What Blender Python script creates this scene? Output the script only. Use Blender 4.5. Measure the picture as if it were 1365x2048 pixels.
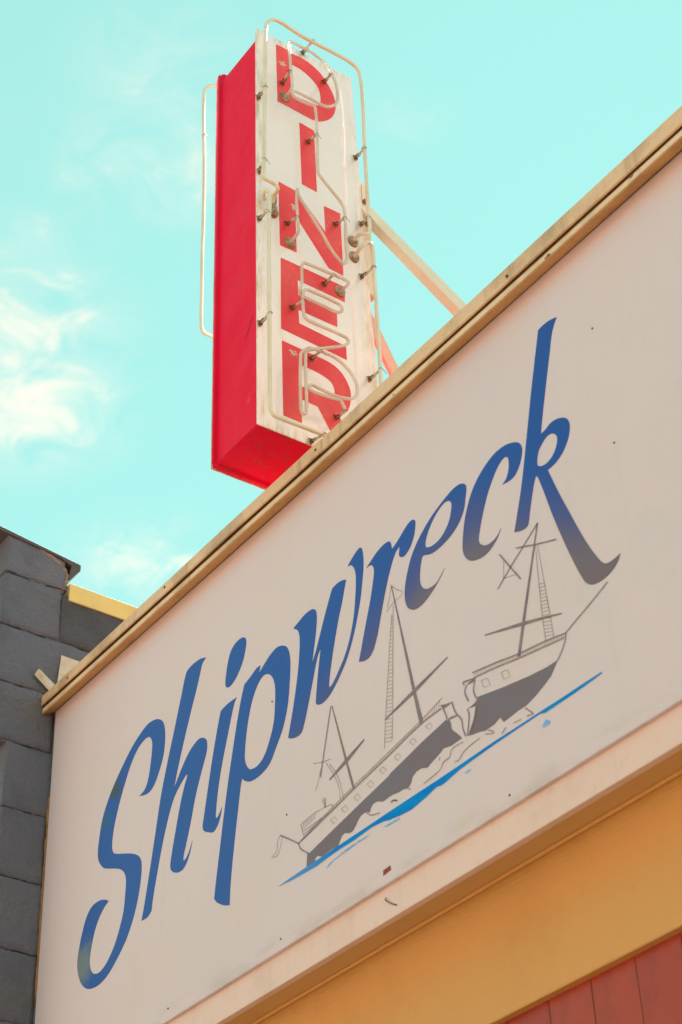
import bpy, bmesh, math, random
from mathutils import Vector, Matrix, noise
from mathutils.geometry import tessellate_polygon

for _o in list(bpy.data.objects):
    bpy.data.objects.remove(_o)
scene = bpy.context.scene
COL = scene.collection
R = math.radians

# ------------------------------------------------------------------ camera
cam_data = bpy.data.cameras.new("camera")
cam = bpy.data.objects.new("camera", cam_data)
COL.objects.link(cam)
RIGHT = Vector((0.58949607, 0.80687797, -0.03797801))
DOWN = Vector((-0.50829954, 0.33399674, -0.79377438))
FWD = Vector((-0.62779453, 0.48723108, 0.60702546))
M3 = Matrix((RIGHT, -DOWN, -FWD)).transposed()
cam.matrix_world = Matrix.Translation((0, -2.175, 1.6)) @ M3.to_4x4()
cam_data.sensor_fit = 'VERTICAL'
cam_data.sensor_height = 36.0
cam_data.sensor_width = 24.0
cam_data.lens = 3597.99 / 2048 * 36
cam_data.clip_start = 0.05
cam_data.clip_end = 2000
cam_data.dof.use_dof = True
cam_data.dof.focus_distance = 4.9
cam_data.dof.aperture_fstop = 6.3
scene.camera = cam

# ------------------------------------------------------------------ node helper
class NT:
    def __init__(self, tree):
        self.t = tree; self.n = tree.nodes; self.l = tree.links
    def new(self, typ, **kw):
        nd = self.n.new(typ)
        for k, v in kw.items(): setattr(nd, k, v)
        return nd
    def put(self, sock, v):
        if isinstance(v, bpy.types.NodeSocket): self.l.new(v, sock)
        elif isinstance(v, (int, float)):
            try: sock.default_value = v
            except Exception: sock.default_value = (v, v, v)
        else:
            v = tuple(v)
            if len(v) == 3 and sock.type == 'RGBA': v = v + (1,)
            sock.default_value = v
    def math(self, op, a, b=0.0, clamp=False):
        nd = self.new('ShaderNodeMath', operation=op, use_clamp=clamp)
        self.put(nd.inputs[0], a); self.put(nd.inputs[1], b); return nd.outputs[0]
    def vmath(self, op, a, b=(0, 0, 0)):
        nd = self.new('ShaderNodeVectorMath', operation=op)
        self.put(nd.inputs[0], a); self.put(nd.inputs[1], b)
        return nd.outputs[1] if op in ('LENGTH', 'DISTANCE', 'DOT_PRODUCT') else nd.outputs[0]
    def mix(self, f, a, b, blend='MIX'):
        nd = self.new('ShaderNodeMix', data_type='RGBA', blend_type=blend)
        self.put(nd.inputs[0], f); self.put(nd.inputs[6], a); self.put(nd.inputs[7], b); return nd.outputs[2]
    def noise(self, vec, scale, detail=3, rough=.55, dist=0.0):
        nd = self.new('ShaderNodeTexNoise')
        self.put(nd.inputs['Vector'], vec)
        nd.inputs['Scale'].default_value = scale; nd.inputs['Detail'].default_value = detail
        nd.inputs['Roughness'].default_value = rough; nd.inputs['Distortion'].default_value = dist
        return nd.outputs['Fac']
    def ss(self, v, lo, hi, a=0.0, b=1.0):
        nd = self.new('ShaderNodeMapRange', interpolation_type='SMOOTHSTEP')
        self.put(nd.inputs[0], v)
        for i, q in enumerate((lo, hi, a, b)): nd.inputs[1 + i].default_value = q
        return nd.outputs[0]
    def xyz(self, vec):
        nd = self.new('ShaderNodeSeparateXYZ'); self.l.new(vec, nd.inputs[0]); return nd.outputs
    def mapping(self, vec, scale=(1, 1, 1), loc=(0, 0, 0)):
        nd = self.new('ShaderNodeMapping'); self.l.new(vec, nd.inputs[0])
        nd.inputs['Scale'].default_value = scale; nd.inputs['Location'].default_value = loc
        return nd.outputs[0]

# ------------------------------------------------------------------ sky, sun, exposure
SKY_STRENGTH, SUN_STRENGTH, SUN_ANGLE, EXPOSURE = 0.13, 5.0, 2.0, 1.17
SUN_COLOR = (1.0, .88, .86)
SKY_TINT = (1.16, 2.44, 2.31)
CLOUD_LOC, CLOUD_LOC2 = (0.0, 0.0, 0.0), (3.0, 1.0, 0.0)
SUN_EL, SUN_AZ = 52.0, -127.0     # high behind the building: azimuth from +X (right along the street) towards -Y (the street)
sd = Vector((math.cos(R(SUN_EL)) * math.cos(R(-SUN_AZ)), math.cos(R(SUN_EL)) * math.sin(R(-SUN_AZ)), math.sin(R(SUN_EL))))
world = bpy.data.worlds.new("World"); scene.world = world; world.use_nodes = True
w = NT(world.node_tree); w.n.clear()
wout = w.new('ShaderNodeOutputWorld'); bg = w.new('ShaderNodeBackground')
sky = w.new('ShaderNodeTexSky', sky_type='NISHITA', sun_disc=False)
sky.sun_elevation = R(SUN_EL); sky.sun_rotation = math.atan2(sd.x, sd.y)
sky.altitude = 0; sky.air_density = 1.0; sky.dust_density = 1.5; sky.ozone_density = 1.0
bw = w.new('ShaderNodeRGBToBW'); w.l.new(sky.outputs[0], bw.inputs[0])
tcw = w.new('ShaderNodeTexCoord'); gen = tcw.outputs['Generated']
wz = w.xyz(gen)
lum = w.math('POWER', bw.outputs[0], 0.06)
lum = w.math('MULTIPLY', lum, w.math('SUBTRACT', 1.46, w.math('MULTIPLY', w.math('MAXIMUM', wz[2], 0.0), .50)))   # paler towards the horizon
tint = w.new('ShaderNodeVectorMath', operation='SCALE'); tint.inputs[0].default_value = SKY_TINT
w.l.new(lum, tint.inputs['Scale'])
# thin, broken cloud on a flat layer overhead
den = w.math('MAXIMUM', wz[2], 0.06)
lay = w.new('ShaderNodeCombineXYZ')
w.put(lay.inputs[0], w.math('DIVIDE', wz[0], den)); w.put(lay.inputs[1], w.math('DIVIDE', wz[1], den))
cn = w.noise(w.mapping(lay.outputs[0], (1, 1, 1), CLOUD_LOC), 15.0, 12, .62, .9)
cb = w.noise(w.mapping(lay.outputs[0], (1, 1, 1), CLOUD_LOC2), 1.6, 3, .5, 0)
bank = w.ss(cb, .56, .80)                       # scattered banks all over the sky
for cx, cy, cr, cw in ((-1.06, .478, .145, 1.0), (-.975, .448, .125, .74), (-.785, .440, .10, .66), (-.755, .462, .08, .58), (-1.205, .697, .115, .78), (-.70, .405, .09, .46), (-.90, .40, .07, .40), (-.64, .57, .05, .25)):
    dd = w.vmath('DISTANCE', lay.outputs[0], (cx, cy, 0))
    bank = w.math('MAXIMUM', bank, w.math('MULTIPLY', w.ss(dd, cr, 0.0), cw))
cmask = w.math('MULTIPLY', w.ss(w.math('ADD', cn, w.math('MULTIPLY', bank, .40)), .60, .98), w.ss(bank, .0, .35))
cmask = w.math('MAXIMUM', cmask, w.math('MULTIPLY', w.math('MULTIPLY', bank, w.ss(cn, .32, .60)), .62))   # thin haze round the wisps
cmask = w.math('MULTIPLY', cmask, w.ss(wz[2], 0.0, .15))
ccol = w.new('ShaderNodeVectorMath', operation='SCALE'); ccol.inputs[0].default_value = (2.55, 2.50, 2.15)
w.put(ccol.inputs['Scale'], w.math('MULTIPLY', lum, 1.12))
skyc = w.mix(w.math('MULTIPLY', cmask, .92), tint.outputs[0], ccol.outputs[0])
w.put(bg.inputs[0], skyc); bg.inputs[1].default_value = SKY_STRENGTH
w.l.new(bg.outputs[0], wout.inputs[0])

sun_data = bpy.data.lights.new("sun", 'SUN'); sun_data.energy = SUN_STRENGTH; sun_data.angle = R(SUN_ANGLE)
sun_data.color = SUN_COLOR
sun = bpy.data.objects.new("sun", sun_data); COL.objects.link(sun)
sun.rotation_euler = sd.to_track_quat('Z', 'Y').to_euler()

scene.render.engine = 'CYCLES'
scene.render.film_transparent = False
scene.view_settings.view_transform = 'Standard'
scene.view_settings.look = 'None'
scene.view_settings.exposure = EXPOSURE
scene.view_settings.gamma = 1.0
scene.view_settings.use_curve_mapping = False

# traced outlines, millimetres on the sign panel and on the blade sign face (third value 1 = sharp corner)
LET={"S":[[[534.4,683.6,1],[562.4,690.1],[580,715.2],[591.5,765.7],[595.7,814.6],[588.1,835.5],[573.1,847.5],[549,849],[515.9,836.4],[483.7,806],[452.7,757.9],[426.9,707.8],[406.3,655.6],[397.5,604.3],[402.5,577.6],[418.1,563.3],[467.4,542.8],[515.9,520.9],[545,500.5],[557.5,476.8],[557.7,440.2],[547,387.8],[527.1,339.7],[498,295.5],[459.1,260.2],[410.7,228.3],[365.1,215],[322.3,217.8],[292.7,228.5],[266.5,250.5],[249.3,277.1],[237.9,312.1],[241.7,352.2],[256.7,398.8],[277.6,438.2],[305.4,456.4],[344.4,456.7],[374.1,447.3],[392.3,436.3,1],[371,427.5],[348.3,410.3],[326.7,382.2],[312.5,346.1],[304.4,307.9],[308.9,280.7],[323.2,260.3],[343.1,250.5],[366.9,249.3],[398.6,262.7],[433.4,295],[458.3,336.2],[474.1,376],[480,425.4],[480.4,461.8],[471.4,484],[451.1,503.1],[421.4,518.3],[361.3,544.6],[340.1,563.3],[325.4,585.9],[321.3,609.7],[325.1,646.9],[338.3,702.7],[364.6,747.5],[396.6,784.1],[438.5,821.8],[485.4,857],[532.8,880.2],[570.9,890.2],[604.7,886],[628.9,875.5],[648.6,856.9],[659.1,828.8],[660.8,788.3],[653.2,747.2],[631.7,707.4],[605.2,678.5],[577.5,672.1]]],"h":[[[862.2,948.1,1],[844.3,939.3],[835.6,920.9],[818.3,878.4],[788.1,814.7],[754.1,737],[724.8,663.4],[712.6,624.2,1],[747.2,663.6],[782.1,695.9],[817.2,711.5],[839.2,712.7],[861.3,700.7],[870.2,685.5],[868.8,659.2],[849.5,620.4],[820.3,560.1],[795.9,487.8],[775.7,435.2],[765.2,409.2],[765.5,396.4],[776.7,396.7],[793.4,412.3],[805.8,432.3,1],[797.7,410.4],[785.4,390.5],[768.7,374.9],[747.3,372.4],[725.4,379.5],[707.5,393.1],[702.6,407.8],[710.1,443],[725.8,498.2],[745.8,562.6],[766.5,611.5],[777.5,630.4],[774.7,636.6],[757.2,629.3],[722.2,605.3],[700.8,577.8],[675.9,525.4],[655.8,471.5],[636.2,407.5],[621,352.8],[614.7,319.1,1],[596.4,309.8],[567.7,311.1,1],[580.6,353.9],[603.1,442],[625.7,537],[648.8,633.8],[677.4,718.9],[710.9,808.6],[740.5,890.4],[761.9,948.6],[773.7,958],[803,961.5],[834.9,958.8]]],"i":[[[1008.5,748.7,1],[998.3,737.6],[985.6,708.9],[960.3,641.3],[939.4,582.8],[922.9,523],[914.9,475.4],[913.4,450.7],[920.1,446.7],[931.7,455.2],[941.5,465.9,1],[933.4,441.8],[919.4,422.8],[902.9,415],[882,423.2],[860.9,436.1],[853.9,449.3],[860.2,479.7],[876.3,544.6],[896.7,624.4],[917.6,694.5],[934.4,743.1],[940.4,746.6],[968.7,750.1]]],"dot":[[[1040.2,913.4],[1052.9,899.6],[1051.8,877.7],[1037,840.9],[1011.4,813],[985.8,798.9],[964.4,800.8],[956.6,814.3],[960,843.2],[971.2,882.1],[986,905.3],[1011.9,916.6]]],"p":[[[1044.8,767.9,1],[1074.1,777],[1099.1,786.6],[1117.2,786.7,1],[1109.4,765.8,1],[1131.8,778.8],[1160.7,793.2],[1189.2,799.4],[1213.1,792.8],[1232.6,778.3],[1243.6,753.4],[1246.3,717.3],[1240.3,662.4],[1230.7,610.2],[1209.6,559.4],[1181.3,522.6],[1149.1,487.8],[1109.6,476.4],[1070,478.5],[1046.1,490.2],[1031.6,504,1],[1025.9,490.5],[1013.3,430.8],[996.9,349.2],[984.7,281.7],[977.5,227.5],[975.1,190.8,1],[948.9,201.3],[920.9,219.7],[908.6,234.1,1],[916.4,276.5],[932.2,352.6],[952.3,448.4],[972.8,535.8],[993.7,614.3],[1014.9,688.7],[1032,739.2]],[[1151.3,742.4],[1170.9,720.2],[1179.7,689],[1178.4,642.3],[1171.5,593.9],[1154.8,556],[1130.3,522.1],[1102.3,507.6],[1070.4,511.1],[1054.5,525.3],[1044.2,548.2],[1043.6,569.1],[1048.9,608.2],[1060.1,655.2],[1077.1,699.7],[1102.3,734.9],[1127.1,748.8]]],"w":[[[1263,815.5,1],[1287,822.6],[1313.2,828.9],[1336.6,828.6],[1350.4,824],[1359.1,814.1],[1361.5,796.6],[1359.3,772],[1353.1,740.3],[1343.5,704.4],[1336,672.3,1],[1353.3,699],[1373.6,738.5],[1394,778.1],[1414.3,814.8],[1429.3,838.4],[1438.6,841.1],[1456.7,841.8],[1474.5,837.8],[1485.3,832,1],[1477.4,813.4],[1466.3,781.4],[1450.7,745.8],[1437.2,709.2],[1423.7,669.9],[1412.6,632.6],[1404,600.4],[1400.5,578],[1404.6,571.6],[1422.7,581.4],[1443.6,600.6],[1464.7,622.8],[1484.1,652.1],[1499.6,686.7],[1511,724],[1518.2,764],[1523.2,802.5],[1523.1,831.5],[1515.7,852.2],[1505.3,863.3],[1494.4,866.6,1],[1508.5,876.1],[1527,886.1],[1540.7,890.8],[1548.6,889.3],[1553.3,881.5],[1556.1,860.2],[1554.6,828.7],[1547.4,791.4],[1536.6,746.9],[1522.9,707.8],[1507.1,670.1],[1489.6,636.8],[1467.9,605.8],[1442.3,580.1],[1417.1,560.2],[1394.4,548],[1372.1,544.4],[1354.6,548.9],[1346.9,556.8],[1347.6,569.2],[1352.7,600],[1360.2,639.2],[1367.8,672.3],[1373.6,697.3,1],[1361.7,685.1],[1348.9,657.6],[1338.4,629.1],[1325.5,595.9],[1312.6,562.8],[1300,532.9],[1288.7,512.1],[1280.7,506.5],[1262.6,506.5],[1242.3,512.9],[1230.2,520.1,1],[1238.9,545.4],[1251.9,584.7],[1265.2,630.4],[1276.3,674.5],[1284.1,717.7],[1288.7,760],[1287.7,783.1],[1281.4,799.6],[1272.3,808.7]]],"r":[[[1566.1,818.6,1],[1579.6,824.9],[1606.7,837.4],[1633,843.8],[1652.2,842.5],[1660.3,837.5],[1663.5,826.6],[1665.6,812.5,1],[1677.9,817.7],[1700.1,829.5],[1722.3,842.7],[1739.5,847.9],[1749.7,845.6],[1755.9,837.5],[1754.2,821.1],[1747.1,800.1],[1735,782.4],[1721.6,771.8],[1708.7,767.2],[1696.6,770.8],[1690.3,779],[1691.3,790.4],[1694.7,804.1,1],[1679.8,797.4],[1665.7,780.7],[1653.3,759.9],[1637.8,728.4],[1622,691.2],[1605.7,648.4],[1592.3,613.4],[1579.9,590.2],[1572.8,580.6],[1559.4,571.4],[1540.5,571.2],[1518.6,580,1],[1528.1,603.5],[1541.4,638.7],[1557.3,678.9],[1573.4,719.3],[1584.7,753.5],[1592.7,783.5],[1594,798.7],[1589.4,811],[1579.1,817.9]]],"e":[[[1843.1,651.4,1],[1830.3,641.7],[1813.4,630.8],[1795.5,629.3],[1780,632.5],[1767.1,641.6],[1758.6,655.6],[1756.4,673.6],[1760,695.9],[1766.2,716.7],[1772.1,726.9],[1778.5,726.4],[1791.5,719.8],[1807,714.9],[1830.7,714.1],[1858.8,718.2],[1887.3,728],[1908.5,742.3],[1924.7,762.8],[1934,790.9],[1939.8,812.1],[1938.3,824.2],[1929.7,833.6],[1914.7,839.7],[1893,839.7],[1868.4,833.6],[1839.2,824],[1809.6,811.4],[1779.1,792.8],[1752.4,771.7],[1731.5,747.1],[1716.3,719],[1705.4,691.6],[1700.2,667.1],[1700.7,642.6],[1706.9,623.9],[1719.8,610.5],[1735.1,603.2],[1754.9,602.2],[1779.4,608.9],[1804.4,621.1],[1825.7,635.4]],[[1880.2,815.8],[1886,804.9],[1882.7,786.7],[1874.4,767],[1860.7,750.9],[1841.4,738.3],[1821,733.9],[1801.3,736],[1788,742.9],[1784.7,750.2],[1787.3,762.6],[1798.1,780.8],[1816.5,800.7],[1838.2,815.2],[1859.1,822.3],[1872.8,820.6]]],"c":[[[2056.4,747.1,1],[2069.3,754.5],[2078.9,769.5],[2083,785.2],[2083.6,801.8],[2079.2,809.5],[2072.2,812.7],[2058.6,809.4],[2041.9,797.4],[2024.2,778.3],[2005.7,753.5],[1990.7,726.5],[1977.5,698.5],[1967.9,674.5],[1962.6,656.9],[1964.8,645.1],[1974.5,633.7],[1988.3,626.1],[2006.6,625.1],[2024,630.5],[2036.4,640.4,1],[2023.2,625.1],[2005,612.9],[1981.7,605.1],[1956,607.5],[1932.9,617.1],[1919.4,629.8],[1910.3,648.7],[1909.4,671.8],[1915.1,701.5],[1925,734.9],[1940.8,767.9],[1959.8,795.9],[1983.8,817.5],[2012.9,834.1],[2044.6,844],[2078.4,842.8],[2103.1,833.6],[2118.3,823.7],[2125.9,813.2],[2129.2,798.5],[2124.3,778.7],[2114.4,761],[2099.4,746.6],[2082.4,742.7]]],"k":[[[2286.9,1066.3,1],[2276.2,1053.3],[2265.5,1034.2],[2250.2,987.3],[2230.3,926.6],[2210.1,862.9],[2196.2,816.9],[2191.1,797.1,1],[2204.6,798.2],[2222.8,804.5],[2241.9,802.4],[2259.9,793.9],[2272.3,782.2],[2277.3,764],[2272.6,742.3],[2262.4,724.5],[2245.3,707.5],[2224.4,697.1],[2204.6,694],[2196.5,694.5,1],[2206.3,660.2],[2221.7,609.9],[2240.3,554.4],[2258.5,500.3],[2276.9,450.8],[2292.7,414.9],[2305.8,390.2],[2318.6,377],[2335.5,374.1],[2350.9,375.7],[2358.9,377,1],[2350.9,364.7],[2333.7,353.3],[2313.1,347.5],[2291.4,347.6],[2272.6,353.3],[2259.2,364.8],[2251,380.8],[2238.8,414],[2224.2,460.5],[2208.3,516.3],[2192.6,577.1],[2180.3,632.9],[2170.3,676],[2165.7,693.3],[2160.9,702.7,1],[2153.2,691.4],[2141.3,662.3],[2128.3,626.1],[2119.4,599.7],[2111.3,594.8],[2094.5,597.3],[2075.1,605.5,1],[2088.5,639.4],[2108.8,691.8],[2127.6,749.9],[2143.2,802.7],[2159,856.1],[2180.3,928.2],[2200.7,993.4],[2215.8,1040.8],[2226.2,1074,1],[2244.4,1075.9],[2264.4,1074]],[[2227.3,772.7],[2236.2,759.3],[2234.6,743.8],[2221.6,723.7],[2203,713.6],[2183.7,714.2],[2170.5,723.2],[2168.6,732.8],[2175.5,755.1],[2184.6,765.7],[2203.7,777.7],[2218.4,778]]]}
FILL={"stern_hull":[[[1294,189.3],[1304.2,187.1],[1398.1,205.1],[1517.6,227.2],[1604.8,242.8],[1605.4,245.2],[1664.9,256.5],[1723.5,268.4],[1769.5,275.2],[1803.6,280.9],[1815.8,274.2],[1820,263.3],[1819.1,255.8],[1823.4,245.7],[1833.1,235.6],[1842.6,224.3],[1850.3,213.9],[1832.2,213.6],[1814,213.4],[1789,219],[1779.3,214.5],[1765.9,210.5],[1746.7,205.2],[1733.1,199.9],[1713.3,207.9],[1696.3,208.1],[1682.5,202.7],[1675.5,190.1],[1663.4,182.6],[1650.4,187.3],[1631.3,188.2],[1612.3,191.7],[1600.3,192.4],[1578.2,190.8],[1557,200.5],[1542.8,201.7],[1534.4,195.9],[1528.8,186.6],[1515,193.9],[1497.3,193.3],[1487.1,187.1],[1476.7,176.8],[1464.8,169.2],[1451.9,170.2],[1436,177.6],[1426,175.5],[1418.9,167.9],[1410.1,157.8],[1388.7,159.5],[1348.5,158.4],[1332.1,166.5],[1323.5,163.7],[1321.4,156],[1289.2,157.7]]],"bow_hull":[[[1907.7,283.4],[1985.2,265.5],[2068.2,249.9],[2120,242.8],[2153.4,242.3],[2144.3,232.6],[2128.9,217.6],[2106.8,207.6],[2082.8,198.4],[2051.3,190.1],[2039.9,190.2],[2024.7,190.7],[2001.3,188.1],[1979.9,187.3],[1970.3,202.3],[1951.7,195.6],[1934,195.7],[1924,194.9],[1904.9,201.4],[1885.4,205.2],[1869,209.8],[1877.3,221.1],[1887.1,234],[1897.2,249.7],[1903.2,264.6],[1875.6,271.3],[1898.3,273.2],[1907,277.7]]],"waterline":[[[1179.4,155.5],[1218.2,156.9],[1287.4,157.3],[1408.4,157.4],[1518.5,157.2],[1597.2,157.9],[1674.1,157.4],[1763.5,156.8],[1857.5,157.3],[1941.8,158.5],[2013.3,157.4],[2084.8,156.7],[2157.1,155.6],[2211,155.7],[2264.7,154.7],[2263.1,151.4],[2213.3,148.8],[2155.7,147.8],[2100.8,147.7],[2084.2,152.7],[2012.6,152.7],[1940.9,151.8],[1884.9,150],[1834.9,147.5],[1790.8,140.9],[1772.5,139.2],[1758.3,143.2],[1720.5,135.4],[1671.3,129.4],[1633.7,132.8],[1595.5,138.7],[1574.2,144.5],[1533.8,149],[1472.9,146.1],[1420.9,147.3],[1367.9,145.9],[1327.6,143.7],[1235.3,148.8]]],"spray":[[[1363.2,121.2],[1373.6,129.6],[1400.3,133.2],[1439.9,137.5],[1485.1,138],[1529.5,135.5],[1513.5,133],[1478.4,133.5],[1439.4,131.3],[1393.5,129.7]],[[2085.7,122.8],[2098.5,133.3],[2111.6,123.8],[2108.7,116.9],[2092.3,118.1]],[[1847.1,131.5],[1854.8,135.5],[1868.6,133.3],[1866.3,128.8],[1853.8,128.3]],[[1573.1,131.9],[1630,129.6],[1629.5,124.6],[1588.2,126.3]]],"wreckage":[[[1790,323.8],[1811.5,316.6],[1830.3,312.3],[1818.2,309.9],[1799.5,309.4]],[[1879,326.5],[1886.7,329.7],[1907.7,329.5],[1908,321.2],[1893.3,324.9]],[[1809,279],[1821.9,279.7],[1842.5,273.8],[1835.7,271.9],[1815.8,274.7]]],"mast":[[[1406.9,519.4],[1410.2,516.9],[1454.4,360.1],[1480.1,268],[1472.6,270.4],[1447.7,359.6]],[[1652.4,719.2],[1656.1,712.6],[1712.1,403.6],[1731.2,312],[1718.3,312.6],[1702.5,406.3]],[[2144.5,586],[2148.2,585.8],[2073.9,376.6],[2048.9,306.9],[2041,309.5],[2066.3,380.9]]],"yard":[[[1521.9,373.3],[1524.5,370.5],[1460.2,346.1],[1389.5,331.5],[1386.8,334.6],[1453.1,356.3]],[[1826.4,426.7],[1827.7,424.1],[1712.7,397.1],[1601.7,381.9],[1599.9,384.7],[1705.8,406.9]],[[1950.7,414.1],[2010,397.1],[2070.2,379.5],[2128.3,358.7],[2179.9,338.5],[2180.5,335.8],[2127.5,353.5],[2069,371.3],[2009.2,391.8],[1951.4,411.3]]]}
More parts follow.
